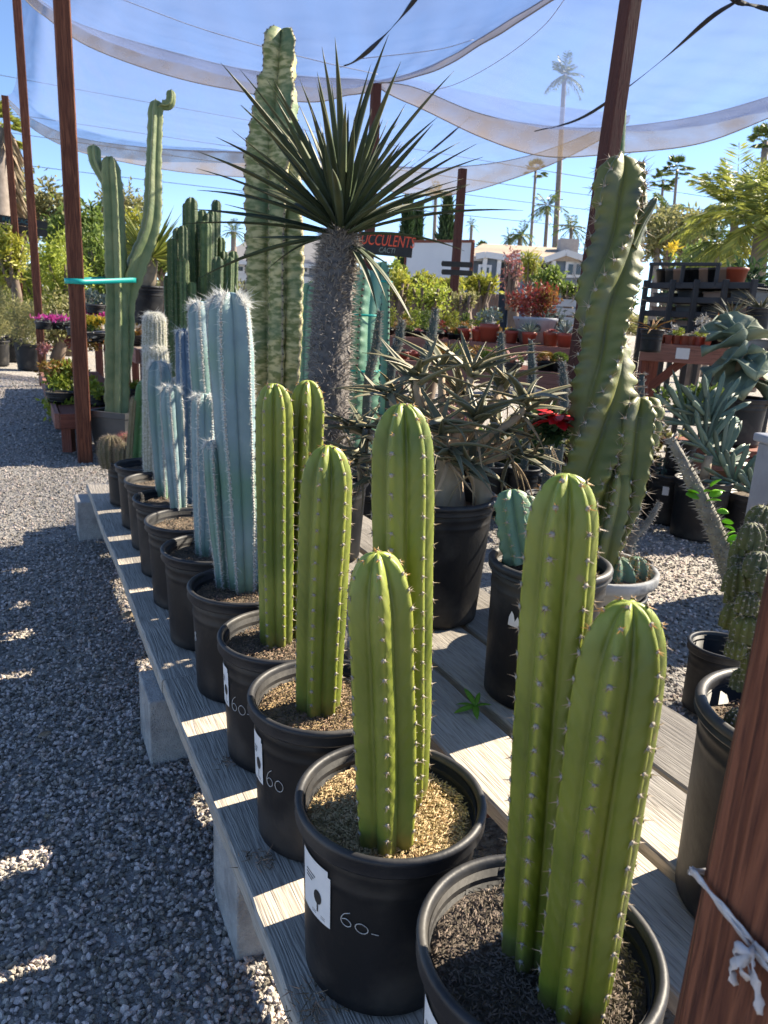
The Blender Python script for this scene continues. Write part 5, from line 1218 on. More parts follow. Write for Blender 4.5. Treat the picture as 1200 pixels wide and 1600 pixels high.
# white little lantern
q = a+(b-a)*.515+y*.42; th = thing('white_lantern', 'small white lantern with dark roof standing on the table step', 'lantern', [q[0], q[1], ZT+.001]); B = MB(); B.box((0, 0, .11), (.10, .10, .14)); B.build('lantern_body', MAT['label_white'], th, bevel=.004); B = MB(); B.lathe([(.075, .18), (.05, .23), (.0, .27)], 4); B.build('lantern_roof', MAT['pot_grey'], th); B = MB(); B.box((0, -.052, .11), (.05, .004, .08)); B.build('pane', MAT['pot_grey'], th)
# lower step
A2, B2 = frontpt(570, 585, 6.6), frontpt(905, 610, 5.8); Z2 = W(735, 570, 6.2)[2]
a2, b2, x2, y2 = table('lower red-stained step of the succulent table', A2, B2, Z2, .55)
row('on the lower step behind the aloe', a2+y2*.15, a2+(b2-a2)*.33+y2*.15, Z2, 7, .05, .06, [('rosette', 'rose_pink'), ('rosette', 'leaf_grey')], 'pot_terra')
row('in the middle of the lower step', a2+(b2-a2)*.30+y2*.18, a2+(b2-a2)*.62+y2*.18, Z2, 7, .065, .05, [('bush', 'leaf_lime'), ('bush', 'leaf_orange'), ('bush', 'leaf_mid')], 'pot_black')
row('at the end of the lower step', a2+(b2-a2)*.55+y2*.12, a2+(b2-a2)*.72+y2*.12, Z2, 4, .06, .05, [('dome', 'leaf_lime'), ('dome', 'leaf_mid')], 'pot_black')
row('beside the dark post', a2+(b2-a2)*.80+y2*.12, b2+y2*.12, Z2, 3, .075, .08, [('dome', 'leaf_orange'), ('dome', 'leaf_mid')], 'pot_black')
# striped pink plant
q = W(800, 562, 5.4); th = thing('striped_bromeliad', 'pink striped strappy plant below the grey planter', 'bromeliad', q); pot(th, q-[0, 0, .16], .07, .06, .14, k=24); lm = blade(.26, .03, .003, .35, 8, .3, prof='taper')
for i in range(14): aa = i*2.4; place_leaf('leaf', lm, 'rose_pink', th, q-[0, 0, .02], (math.cos(aa), math.sin(aa), random.uniform(.3, 1.1)), random.uniform(-.3, .3), random.uniform(.7, 1.05))
# right table
RA, RB_ = frontpt(1000, 552, 6.), frontpt(1160, 556, 5.7); ZR = W(1050, 538, 5.9)[2]
a, b, x, y = table('red-stained table of tiny succulents with a price card, right of the twisted cactus', RA, RB_, ZR, .8, card=(.43,))
row('in the front line of the right table', a+y*.06, a+(b-a)*.68+y*.06, ZR, 9, .037, .07, [('rosette', 'leaf_grey'), ('bush', 'leaf_lime'), ('rosette', 'petal_white')], 'pot_terra', .003, sq=True)
row('in the second line of the right table', a+y*.22+x*.1, b+y*.22, ZR, 9, .05, .07, [('rosette', 'petal_white'), ('bush', 'petal_white'), ('rosette', 'leaf_lime')], 'pot_black', .01)
row('on the raised tray of the right table', a+y*.45+x*.4, b+y*.45, ZR+.06, 6, .06, .08, [('bush', 'petal_white'), ('rosette', 'leaf_lime'), ('bush', 'leaf_orange')], 'pot_black', .01)
for px, py, L, n, m_, lb in ((1021, 508, .22, 12, 'leaf_orange', 'orange-edged aloe with arching leaves at the back of the right table'), (1143, 490, .26, 26, 'aloe_leaf', 'spiky grey-green dyckia-like rosette before the black rack'), (1190, 475, .30, 20, 'aloe_leaf', 'spiky rosette with pale leaves at the right end of the rack')):
    q = W(px, py, 5.55); th = thing('spiky_succulent', lb, 'succulent', q); pot(th, q-[0, 0, .20], .09, .075, .17, k=24); lm = blade(L, .026, .004, .45 if n == 12 else .15, 8, .3, prof='taper')
    for i in range(n): aa = i*2.4; place_leaf('leaf', lm, m_, th, q-[0, 0, .04], (math.cos(aa), math.sin(aa), random.uniform(.25, 1.3)), 0, random.uniform(.7, 1.05))
# black slatted rack stacked with pots
def rack():
    d = 7.2; p0, p1 = W(1012, 440, d), W(1180, 448, d-.9); x = p1-p0; x[2] = 0; L = np.linalg.norm(x); x = x/L; y = np.array([-x[1], x[0], 0]); zt = W(1060, 446, d-.3)[2]
    th = thing('storage_rack', 'black slatted storage rack filled with dark pots behind the right table', 'rack', [p0[0], p0[1], 0])
    for k in range(5):
        z = zt-.13*k; 
        board('shelf_rail', (*(p0+y*0)[:2], z), (*(p0+x*L)[:2], z), .03, .055, 'rack_black', th); board('shelf_rail', (*(p0+y*.5)[:2], z), (*(p0+x*L+y*.5)[:2], z), .03, .055, 'rack_black', th)
        board('shelf', (*(p0+y*.25)[:2], z-.02), (*(p0+x*L+y*.25)[:2], z-.02), .46, .012, 'rack_black', th)
    for q in (.0, .27, .5, .76, 1.):
        for o in (-.018, .518): board('upright', (*(p0+x*L*q+y*o)[:2], 0), (*(p0+x*L*q+y*o)[:2], zt+.05), .045, .045, 'rack_black', th)
    mats = ['pot_black', 'carton', 'pot_terra', 'pot_grey']
    for i in range(9):
        c = p0+x*(L*(i+.5)/12)+y*.2; c[2] = zt+.03; B = MB(); r = .095
        B.lathe([(0, 0), (r*.8, 0), (r, .11), (r*1.06, .11), (r*1.06, .135), (r*.9, .135), (r*.8, .05)], 18); mname = [('pot_black', 'black'), ('pot_grey', 'charcoal'), ('carton', 'brown'), ('pot_black', 'black'), ('pot_black', 'black'), ('carton', 'tan'), ('pot_black', 'black'), ('carton', 'brown'), ('pot_terra', 'red-brown')][i]
        o = B.build('stacked_pot', MAT[mname[0]], None, True, loc=c); tag(o, f'empty {mname[1]} plastic pot standing on top of the black rack', 'pot', f'{mname[1]} pots on the rack top')
    board('top_bar', (*(p0+y*.0)[:2], zt+.20), (*(p0+x*L*.68)[:2], zt+.18), .03, .03, 'rack_black', th)
    for q in (.02, .34, .66): board('top_upright', (*(p0+x*L*q)[:2], zt), (*(p0+x*L*q)[:2], zt+.185), .03, .03, 'rack_black', th)
mat('rack_black', (.012, .013, .016), (.022, .022, .024), 8., .55)
rack()

def trays():
    d = 7.2; p0, p1 = W(1012, 440, d), W(1180, 448, d-.9); x = p1-p0; x[2] = 0; L = np.linalg.norm(x); x = x/L; y = np.array([-x[1], x[0], 0]); zt = W(1060, 446, d-.3)[2]; rz = math.atan2(x[1], x[0])
    for k in range(1, 5):
        for i in range(4):
            q = p0+x*L*(.12+.245*i)+y*.27; h = random.uniform(.06, .10); B = MB(); w = L*.2
            m_, cn = [('pot_black', 'black'), ('carton', 'brown'), ('pot_grey', 'charcoal')][(k*2+i) % 3]
            B.box((0, 0, h*.5), (w, .36, h)); B.box((0, 0, h+.006), (w+.02, .38, .012)); o = B.build('plant_tray', MAT[m_], None, bevel=.003, loc=(q[0], q[1], zt-.13*k-.012), rot=(0, 0, rz)); tag(o, f'flat {cn} plant tray on the {["", "second", "third", "fourth", "lowest"][k]} shelf down of the black rack', 'tray', f'{cn} trays on rack shelf {k}')
trays()
# dark pots and plants standing on the ground between the aloe and the tables
for i, (px, py, d, m_, fo, lb) in enumerate(((560, 690, 4.6, 'leaf_dark', .16, 'dark leafy plant in a black pot behind the spiny trunk'), (610, 640, 5.2, 'leaf_olive', .16, 'olive leafy plant in a black pot under the table edge'), (660, 650, 5.0, 'leaf_dark', .15, 'dark leafy plant standing behind the middle of the aloe'), (720, 640, 5.1, 'rose_pink', .15, 'pinkish leafy plant in a black pot behind the aloe'), (770, 660, 4.8, 'leaf_mid', .15, 'green leafy plant in a black pot before the lower step'), (815, 680, 4.6, 'leaf_dark', .15, 'dark leafy plant near the poinsettia'), (850, 650, 5.0, 'leaf_olive', .14, 'olive leafy plant below the dark post'), (520, 690, 5.0, 'leaf_dark', .16, 'dark leafy plant left of the jade-green columns'), (450, 660, 5.2, 'leaf_dark', .2, 'dark leafy plant behind the marbled column foot'), (940, 700, 4.9, 'leaf_dark', .16, 'dark leafy plant behind the twisted cactus foot'), (1010, 640, 5.2, 'leaf_olive', .15, 'olive leafy plant under the right table'))):
    q = W(px, py, d); c = np.array([q[0], q[1], .004]); th = thing('potted_plant', lb, 'plant', c); pot(th, c, .16, .14, .32, k=28); v, f = cloud(420, c+[0, 0, .42], (fo*1.3, fo*1.3, fo), .07, .035, 14, .4); wp(link('foliage', mesh(v, f, False), MAT[m_]), th)
# ================================================================ left side: candelabra euphorbia, benches, beds
def candelabra():
    d = depth([A_BASE[0]+.35, A_BASE[1]+.35, 1.]); q = W(187, 640, d); zr = q[2]
    c = np.array([q[0], q[1], max(.01, zr-.36)]); c[2] = .02; th = thing('potted_euphorbia', 'candelabra euphorbia with curving green arms, taped to the red post', 'euphorbia', c)
    B = MB(); h = zr-c[2]; s_ = .18
    B.lathe([(0, 0), (s_*1.05, 0), (s_*1.28, h-.05), (s_*1.36, h-.045), (s_*1.36, h), (s_*1.2, h), (s_*1.15, h-.06), (0, h-.06)], 4, (0, 0, 0)); o = B.build('square_pot', MAT['pot_grey'], th, rot=(0, 0, .5))
    sp = dict(step=.05, count=2, L=.012, w=.003, mat='spine_grey')
    P = [W(183, 660, d), W(183, 560, d), W(182, 440, d), W(178, 330, d), W(172, 243, d)]
    stem(th, P, PXM(37, d)/2, 'ammak_green', 4, .55, sp, twist=.25, sharp=.7, rings=90, scallop=.05, pitch=.11, rprof=([0, .1, .55, .8, .9, 1], [.9, 1, .95, .9, .85, .75]), phase=.5, wob=.03)
    P = [W(192, 620, d+.1), W(200, 540, d+.1), W(200, 470, d+.1), W(212, 420, d+.1), W(236, 350, d+.1), W(240, 260, d+.1), W(244, 155, d+.1)]
    stem(th, P, PXM(30, d)/2, 'ammak_green', 4, .5, sp, twist=.6, sharp=.7, rings=90, scallop=.06, pitch=.11, phase=1.1, rprof=([0, .3, .4, .6, .8, 1], [.6, .9, 1.25, 1.1, .85, .75]), wob=.03)
    P = [W(166, 290, d), W(158, 272, d), W(149, 252, d), W(146, 226, d)]
    stem(th, P, PXM(20, d)/2, 'ammak_green', 4, .5, sp, twist=.2, sharp=.7, rings=36, phase=.2, rprof=([0, .3, 1], [.6, .8, 1.1]))
    P = [W(254, 164, d+.1), W(263, 164, d+.1), W(267, 156, d+.1), W(267, 140, d+.1)]
    stem(th, P, PXM(15, d)/2, 'ammak_green', 4, .5, sp, rings=30, phase=.2)
    P = [W(246, 170, d+.1), W(254, 164, d+.1), W(262, 163, d+.1)]; stem(th, P, PXM(9, d)/2, 'ammak_green', 4, .3, None, rings=26)
    # teal tape round post and stem
    pc = np.array([A_BASE[0]+.01, A_BASE[1]]); zt = W(120, 440, depth([*pc, 1.4]))[2]; sc = W(186, 438, d)[:2]; zs = W(186, 437, d)[2]
    V = []; Fc = []; ring = []
    def arc(c, r, a0, a1, z, n=10): return [(c[0]+r*math.cos(t), c[1]+r*math.sin(t), z) for t in np.linspace(a0, a1, n)]
    dx = sc-pc; an = math.atan2(dx[1], dx[0])
    ring = arc(pc, .082, an+math.pi/2, an+3*math.pi/2, zt)+arc(sc, PXM(26, d), an-math.pi/2, an+math.pi/2, zs); ring.append(ring[0])
    for p in ring: V += [np.array(p)+[0, 0, .020], np.array(p)-[0, 0, .018]]
    for i in range(len(ring)-1): Fc.append((2*i, 2*i+1, 2*i+3, 2*i+2))
    B = MB(); B.add(V, Fc); o = B.build('tie_tape', MAT['tape_teal'], None, True); sm = o.modifiers.new('t', 'SOLIDIFY'); sm.thickness = .002; tag(o, 'band of teal plastic tape tying the euphorbia to the red post', 'tape')
candelabra()
def castle():
    d = 6.3; c = W(308, 600, d); c[2] = 0; th = thing('clustered_cactus', 'dense dark green cluster of many knobbly cactus columns', 'cactus', c); pot(th, c, .30, .25, .5, soil='soil')
    sp = dict(step=.045, count=2, L=.014, w=.0025, mat='spine_tan')
    tops = [(262, 430), (270, 372), (278, 355), (286, 352), (294, 316), (299, 308), (306, 352), (316, 328), (322, 345), (326, 333), (332, 328), (338, 312), (344, 370), (350, 392), (358, 400), (365, 392), (340, 400), (328, 405), (308, 380), (286, 402), (276, 440), (300, 440), (318, 430), (352, 432), (290, 470), (334, 450), (268, 480), (310, 480), (345, 470), (360, 430)]
    for x, y in tops:
        dd = d+random.uniform(-.35, .35); bx = 308+(x-308)*.75; b = W(bx, 620, dd); b[2] = .40
        m1 = W(bx*.3+x*.7, 520, dd); P = [b, m1, W(x, y, dd)] if y < 500 else [b, W(x, y, dd)]
        n = random.choice([5, 6]); stem(th, P, PXM(random.uniform(15, 20), dd)/2, 'dark_column', n, .34, sp, sharp=.8, rings=44, seg=6, scallop=.03, pitch=.06, phase=random.uniform(0, 6))
castle()
def yucca():
    d = 7.4; q = W(227, 446, d); zb = W(227, 520, d)[2]; c = np.array([q[0], q[1], zb]); h = q[2]-zb; th = thing('potted_yucca', 'spiky green yucca with short shaggy trunk in a very large black pot', 'yucca', c)
    pot(th, c, PXM(29, d), PXM(24, d), h, soil='soil', drop=.05, rim=.03, lip=.05)
    B = MB(); B.tube([c+[0, 0, h-.1], W(232, 440, d), W(236, 405, d)], [.085, .085, .07], 10); wp(B.build('trunk', MAT['thatch'], None, True), th)
    ap = W(236, 402, d); n = 150; a = RNG.uniform(0, 7, n); el = RNG.uniform(-.35, 1.45, n); D = np.stack([np.cos(a)*np.cos(el), np.sin(a)*np.cos(el), np.sin(el)], -1); v, f = leaves(np.tile(ap, (n, 1)), D, RNG.uniform(.4, .62, n), .028, .3)
    wp(link('crown', mesh(v, f, False), MAT['palm_yellow']), th)
    st = thing('plant_stand', 'grey timber stand under the very large black pot', 'stand', [c[0], c[1], 0])
    for sx in (-.32, .32):
        for sy in (-.2, .2): board('leg', (c[0]+sx, c[1]+sy, 0), (c[0]+sx, c[1]+sy, zb-.05), .08, .08, 'board_red', st)
    for sy in (-.2, 0, .2): board('board', (c[0]-.45, c[1]+sy, zb-.025), (c[0]+.45, c[1]+sy, zb-.025), .18, .04, 'plank_x', st)
wood('plank_x', (.42, .33, .26), (.28, .22, .18), (.15, .12, .10), 'X', .85, 8., .6)
yucca()
# stepped flower bench along the path, from the taped post away
def xz(s, t): return XY(s, t)
fb = thing('flower_bench', 'stepped red-stained bench of flowering succulents along the gravel path', 'bench', [*xz(7., .7), 0], ROW)
for z, t0, t1, s0, s1 in ((.30, -.02, .62, 5.5, 9.2), (.78, .66, 1.25, 5.9, 10.2), (1.02, 1.3, 1.9, 6.2, 10.2)):
    nb = 3
    for i in range(nb):
        t = t0+(i+.5)*(t1-t0)/nb; board('slat', (*xz(s0, t), z), (*xz(s1, t), z), (t1-t0)/nb-.02, .038, 'plank_x' if z > .5 else 'board_red', fb)
    board('front_rail', (*xz(s0-.02, t0-.02), z-.03), (*xz(s1, t0-.02), z-.03), .038, .12, 'board_pink', fb)
    board('end_rail', (*xz(s0-.04, t0), z-.03), (*xz(s0-.04, t1), z-.03), .038, .12, 'board_red', fb)
    for s in np.linspace(s0+.1, s1-.1, 4):
        for t in (t0+.06, t1-.06): board('leg', (*xz(s, t), 0), (*xz(s, t), z-.022), .08, .08, 'board_red', fb)
def on_bench(px, py, d, z): q = W(px, py, d); return np.array([q[0], q[1], z])
def bench_plant(px, py, d, z, rx, rz, n, L, w, m, label, cat='succulent', name='potted_succulent', m2=None, pr=.11, ph=.17, fl=.6):
    q = W(px, py, d); c = np.array([q[0], q[1], z+.02]); h = min(ph, max(.06, q[2]-PXM(rz, d)*.7-c[2])); th = thing(name, label, cat, c); pot(th, c, pr, pr*.85, max(h, .08), k=24, drop=.02)
    v, f = cloud(n, q, (PXM(rx, d), PXM(rx, d), PXM(rz, d)), L, w, 12, .4); wp(link('foliage', mesh(v, f, False), MAT[m]), th)
    if m2:
        v, f = cloud(int(n*fl), q+[0, 0, PXM(rz, d)*.75], (PXM(rx, d)*.95, PXM(rx, d)*.9, PXM(rz, d)*.35), L*1.1, w*1.3, 14, .35); fo_ = wp(link('flowers', mesh(v, f, False), MAT[m2]), th); fo_['kind'] = 'stuff'
bench_plant(84, 505, 9.2, .80, 25, 8, 500, .05, .02, 'leaf_grey', 'tray of magenta-flowered groundcover at the far end of the bench', 'flower', 'flower_tray', 'petal_pink', .22, .12)
bench_plant(150, 515, 7.6, .80, 22, 16, 420, .045, .02, 'leaf_mid', 'pot of yellow and pink flowers beside the taped euphorbia', 'flower', 'potted_flowers', 'petal_yellow', .13, .14)
bench_plant(150, 500, 7.9, 1.04, 16, 10, 260, .04, .02, 'leaf_red', 'pink-flowered pot above the yellow flowers', 'flower', 'potted_flowers', 'petal_pink', .1, .12)
bench_plant(150, 535, 7.0, .80, 20, 9, 340, .04, .022, 'leaf_orange', 'orange and cream succulent in a black pot beside the taped stem', m2='petal_white', pr=.12)
bench_plant(213, 520, 6.9, .80, 16, 8, 300, .035, .02, 'leaf_orange', 'small red-orange succulent right of the taped euphorbia', m2='petal_white', pr=.12)
bench_plant(118, 535, 7.9, .80, 12, 12, 200, .04, .02, 'leaf_red', 'dark red leafy succulent in shade on the bench middle step', pr=.09)
bench_plant(70, 545, 9.0, .80, 8, 8, 140, .05, .025, 'rose_pink', 'pinkish succulent behind the far red post', pr=.1)
bench_plant(100, 600, 6.7, .32, 34, 30, 1500, .05, .03, 'leaf_lime', 'big yellow-green jade plant with orange tips on the low bench', m2='leaf_orange', pr=.16, ph=.22, fl=.14)
bench_plant(95, 636, 6.4, .32, 24, 16, 500, .045, .028, 'leaf_lime', 'low yellow-green jade cuttings at the front of the bench', pr=.12, ph=.12)
bench_plant(152, 622, 6.35, .32, 20, 22, 700, .045, .028, 'leaf_lime', 'bright green jade plant between the red post and the taped stem', pr=.12, ph=.2)
bench_plant(212, 612, 6.9, .32, 10, 14, 240, .045, .028, 'leaf_lime', 'bright green jade plant half hidden behind the woolly white column', pr=.1, ph=.2)
bench_plant(145, 468, 8.3, 1.04, 20, 10, 300, .05, .025, 'leaf_grey', 'wide dark bowl of grey succulents on the top step', pr=.24, ph=.14)
for i, (px, py) in enumerate(((62, 545), (118, 590), (98, 560))):
    pass
# fuchsia trailing stem on the euphorbia
# grey bushes in pots by the path
for px, py, d, rx, rz, lb in ((18, 530, 13.5, 34, 38, 'round grey-green bush in a pot at the path end'), (48, 540, 12.2, 26, 34, 'pale grey-green bush in a dark pot beside the far red post'), (-12, 520, 12.5, 30, 40, 'grey-green bush at the path edge beyond the name boards')):
    q = W(px, py, d); c = np.array([q[0], q[1], 0]); th = thing('potted_bush', lb, 'bush', c); pot(th, c, .26, .22, .42, k=28)
    v, f = cloud(1300, np.array([q[0], q[1], .42+PXM(rz, d)*.9]), (PXM(rx, d), PXM(rx, d), PXM(rz, d)), .09, .018, 26, .36); wp(link('foliage', mesh(v, f, False), MAT['leaf_olive']), th)

# ================================================================ signs, boards
def text_mesh(s, size, m, parent, loc, rot, ext=.002, shear=0., bold=0.):
    cu = bpy.data.curves.new('t', 'FONT'); cu.body = s; cu.size = size; cu.extrude = ext; cu.align_x = 'CENTER'; cu.align_y = 'CENTER'; cu.shear = shear; cu.offset = bold; cu.resolution_u = 3
    o = bpy.data.objects.new('tmp', cu); COL.objects.link(o); dg = bpy.context.evaluated_depsgraph_get(); me = bpy.data.meshes.new_from_object(o.evaluated_get(dg)); bpy.data.objects.remove(o)
    me.materials.clear(); me.materials.append(MAT[m]); t = link('lettering', me, None, parent, loc, rot); return t
mat('sign_black', (.012, .013, .013), (.025, .024, .022), 12., .6); mat('ink_red', (.75, .10, .045), (.65, .09, .04), 20., .7); mat('ink_pale', (.22, .25, .22), rough=.7); mat('ink_teal', (.03, .14, .17), rough=.7); mat('ink_maroon', (.20, .02, .04), rough=.7)
mat('board_white', (.66, .68, .72), (.60, .62, .66), 2., .6)
def sign_rot(p): return math.atan2(p[0], p[1])*-1
d = 9.0; p = W(602, 382, d); th = thing('hanging_sign', 'black board reading SUCCULENTS in hand-lettered red on the dark post', 'sign', p, sign_rot(p))
tilt = -.03
B = MB(); B.box((0, 0, 0), (PXM(86, d), .02, PXM(33, d)), 0, -tilt); o = B.build('board', MAT['sign_black'], th, bevel=.004)
t = text_mesh('SUCCULENTS', PXM(24, d), 'ink_red', th, (0, -.0135, PXM(5, d)), (math.pi/2, -tilt, 0), .002, .22, .0); t.scale = (.62, 1, 1)
t = text_mesh('CACTI', PXM(11, d), 'ink_pale', th, (.02, -.0135, -PXM(9, d)), (math.pi/2, -tilt, 0), .002, .22); t.scale = (.8, 1, 1)
def name_boards(px, ys, w, hgt, d, labels, inks, skew=0.):
    for y, lb, ink, tx in zip(ys, labels, *inks):
        p = W(px, y, d); th = thing('name_board', lb, 'sign', p, sign_rot(p)); B = MB(); ww, hh = PXM(w, d), PXM(hgt, d); k = hh/2
        V = []
        for yy in (-.012, .012):
            for t in np.linspace(math.pi/2, 3*math.pi/2, 7): V.append((-ww/2+k*.5+k*.5*math.cos(t), yy, k*math.sin(t)))
            for t in np.linspace(-math.pi/2, math.pi/2, 7): V.append((ww/2-k*.5+k*.5*math.cos(t), yy, k*math.sin(t)))
        n = 14; B.add(V, [tuple(range(n)), tuple(range(n, 2*n))[::-1]]+[(i, i+n, (i+1) % n+n, (i+1) % n) for i in range(n)])
        B.build('board', MAT['sign_black'], th, rot=(0, skew, 0)); 
        if tx: text_mesh(tx, hh*.75, ink, th, (0, -.015, 0), (math.pi/2, skew, 0), .002)
name_boards(714, (413, 426), 49, 8, 10.5, ('upper small black name board on the slim post before the white board', 'lower small black name board on the slim post before the white board'), (('ink_maroon', 'ink_maroon'), (None, None)))
name_boards(24, (345, 358), 92, 11.5, 14.3, ('upper dark board with faint blue letters on the distant post', 'lower dark board with faint maroon letters on the distant post'), (('ink_teal', 'ink_maroon'), ('REE  CAC', None)), .06)
p0, p1 = W(636, 407, 17.), W(735, 409, 16.2); bc = (p0+p1)/2; th = thing('white_billboard', 'blank white board in a brown frame standing behind the tables', 'billboard', [bc[0], bc[1], 0])
ww = np.linalg.norm((p1-p0)[:2]); rz = math.atan2((p1-p0)[1], (p1-p0)[0]); hh = PXM(54, 16.6); zc = bc[2]
B = MB(); B.box((0, 0, zc), (ww, .04, hh)); B.build('panel', MAT['board_white'], th, rot=(0, 0, rz))
for z in (zc-hh/2-.03, zc+hh/2+.03): 
    x_ = np.array([math.cos(rz), math.sin(rz)]); board('frame', (*(bc[:2]-x_*(ww/2+.06)), z), (*(bc[:2]+x_*(ww/2+.06)), z), .07, .06, 'board_red', th)
for sg in (-1, 1): board('frame_post', (*(bc[:2]+x_*sg*(ww/2+.03)), 0), (*(bc[:2]+x_*sg*(ww/2+.03)), zc+hh/2), .08, .06, 'board_red', th)

# ================================================================ fences
def slat_fence(label, a, b, z0, z1, n, m, vertical=False, wd=None):
    a, b = np.asarray(a[:2]), np.asarray(b[:2]); th = thing('slat_fence', label, 'fence', [*((a+b)/2), 0])
    L = np.linalg.norm(b-a); x = (b-a)/L
    if vertical:
        for i in range(n): p = a+(b-a)*(i+.5)/n; board('slat', (*p, z0), (*p, z1), L/n*.72, .03, m, th, 0)
        board('rail', (*a, z1-.05), (*b, z1-.05), .06, .08, m, th); board('rail', (*a, z0+.15), (*b, z0+.15), .06, .08, m, th)
    else:
        for i in range(n): z = z0+(z1-z0)*(i+.5)/n; board('slat', (*a, z), (*b, z), .02, (z1-z0)/n*.8, m, th, 0)
    for q in np.linspace(0, 1, max(2, int(L/2.2)+1)): p = a+(b-a)*q+np.array([-x[1], x[0]])*.06; board('post', (*p, 0), (*p, z1), .09, .09, m, th)
mat('fence_brown', (.20, .13, .10), (.26, .17, .13), 6., .8); mat('fence_grey', (.42, .42, .42), (.50, .50, .50), 6., .7); mat('fence_white', (.62, .62, .60), (.55, .55, .54), 6., .7)
slat_fence('brown slatted fence below the white board', W(600, 455, 17), W(775, 458, 16), 0, W(690, 456, 16.5)[2], 60, 'fence_brown', True)
slat_fence('pale grey horizontal board fence right of the red shrub', W(852, 466, 15), W(912, 466, 15), .1, W(880, 466, 15)[2], 9, 'fence_grey')
slat_fence('white board fence behind the jade-green columns', W(355, 436, 24), W(560, 438, 24), .1, W(460, 430, 24)[2], 7, 'fence_white')

# ================================================================ houses
mat('wall_blue', (.13, .165, .205), (.16, .19, .23), 3., .8); mat('trim_white', (.68, .68, .68), (.62, .62, .62), 4., .6); mat('glass_dark', (.02, .025, .03), rough=.1, spec=.7)
mat('shingle', (.30, .23, .17), (.40, .33, .26), 22., .9, .6, 30.); mat('shingle_grey', (.14, .145, .16), (.20, .20, .21), 16., .9)
mat('chimney', (.36, .33, .32), (.42, .40, .38), 8., .9)
def house(label, px0, px1, y_eave, y_ridge, d, gables, wins, m='wall_blue', roofm='shingle', chim=None):
    p0, p1 = W(px0, y_eave, d), W(px1, y_eave, d); c = (p0+p1)/2; x = p1-p0; x[2] = 0; L = np.linalg.norm(x); x /= L; rz = math.atan2(x[1], x[0]); ze = c[2]; zr = W((px0+px1)/2, y_ridge, d+4)[2]
    th = thing('house', label, 'house', [c[0], c[1], 0], rz)
    B = MB(); B.box((0, 4, ze/2), (L, 8, ze)); B.build('wall', MAT[m], th)
    B = MB(); e = .5; V = [(-L/2-e, -e, ze), (L/2+e, -e, ze), (L/2+e, 8+e, ze), (-L/2-e, 8+e, ze), (-L/2+1, 4, zr), (L/2-1, 4, zr)]
    V += [(v[0], v[1], v[2]-.15) for v in V[:4]]
    B.add(V, [(0, 1, 5, 4), (1, 2, 5), (2, 3, 4, 5), (3, 0, 4), (6, 7, 1, 0), (7, 8, 2, 1), (8, 9, 3, 2), (9, 6, 0, 3), (9, 8, 7, 6)]); rf = B.build('roof', MAT[roofm], th)
    B = MB(); B.box((0, -e-.03, ze-.08), (L+2*e, .06, .22)); B.build('fascia', MAT['trim_white'], rf)
    k = lambda px: (px-(px0+px1)/2)/(px1-px0)*L
    for g0, gt, g1, yt in gables:
        xa, xt, xb = k(g0), k(gt), k(g1); zt = W(gt, yt, d)[2]; zb = ze-.05
        B = MB(); B.add([(xa, -1.2, zb), (xb, -1.2, zb), (xt, -1.2, zt), (xa, 3, zb), (xb, 3, zb), (xt, 4, zt)], [(0, 1, 2), (0, 2, 5, 3), (1, 4, 5, 2)]); B.build('gable_roof', MAT[roofm], th)
        B = MB()
        for (xx, xy) in ((xa, xt), (xb, xt)): B.beam((xx, -1.28, zb), (xy, -1.28, zt), .10, .26)
        B.build('barge_board', MAT['trim_white'], th)
        B = MB(); q = .45; B.add([(xa+q, -1.0, 0), (xb-q, -1.0, 0), (xb-q, -1.0, zb), (xt, -1.0, zt-.2), (xa+q, -1.0, zb), (xa+q, 0, 0), (xb-q, 0, 0), (xb-q, 0, zb), (xa+q, 0, zb)], [(0, 1, 2, 3, 4), (5, 0, 4, 8), (1, 6, 7, 2)]); B.build('gable_wall', MAT[m], th)
        for xx in (xa+q, xb-q): B = MB(); B.box((xx, -1.1, zb/2), (.18, .18, zb)); B.build('corner_board', MAT['trim_white'], th)
    for px, py, w, h in wins:
        q = W(px, py, d); xx = k(px); wx, hz_ = PXM(w, d), PXM(h, d); B = MB(); B.box((xx, -.06-1.0*any(g[0] < px < g[2] for g in gables), q[2]), (wx+.24, .1, hz_+.24)); wn_ = B.build('window', MAT['trim_white'], th)
        B = MB(); B.box((xx, -.12-1.0*any(g[0] < px < g[2] for g in gables), q[2]), (wx, .05, hz_)); B.build('pane', MAT['glass_dark'], wn_)
    if chim: B = MB(); q = W(*chim, d); B.box((k(chim[0]), 3, q[2]), (.9, .8, 1.0)); B.build('chimney', MAT['chimney'], rf)
house('grey-blue house with white-trimmed gables and brown shingle roof behind the tables', 735, 930, 407, 386, 34, ((738, 752, 790, 401), (783, 813, 838, 402), (842, 873, 925, 398)), ((754, 424, 12, 8), (884, 423, 7, 15), (896, 423, 7, 15), (910, 423, 8, 15), (825, 430, 10, 18)), chim=(908, 383))
house('dark blue-grey house with low roof left of the spiny trunk', 352, 545, 412, 372, 40, (), ((375, 420, 10, 6), (470, 420, 20, 8)), roofm='shingle_grey')

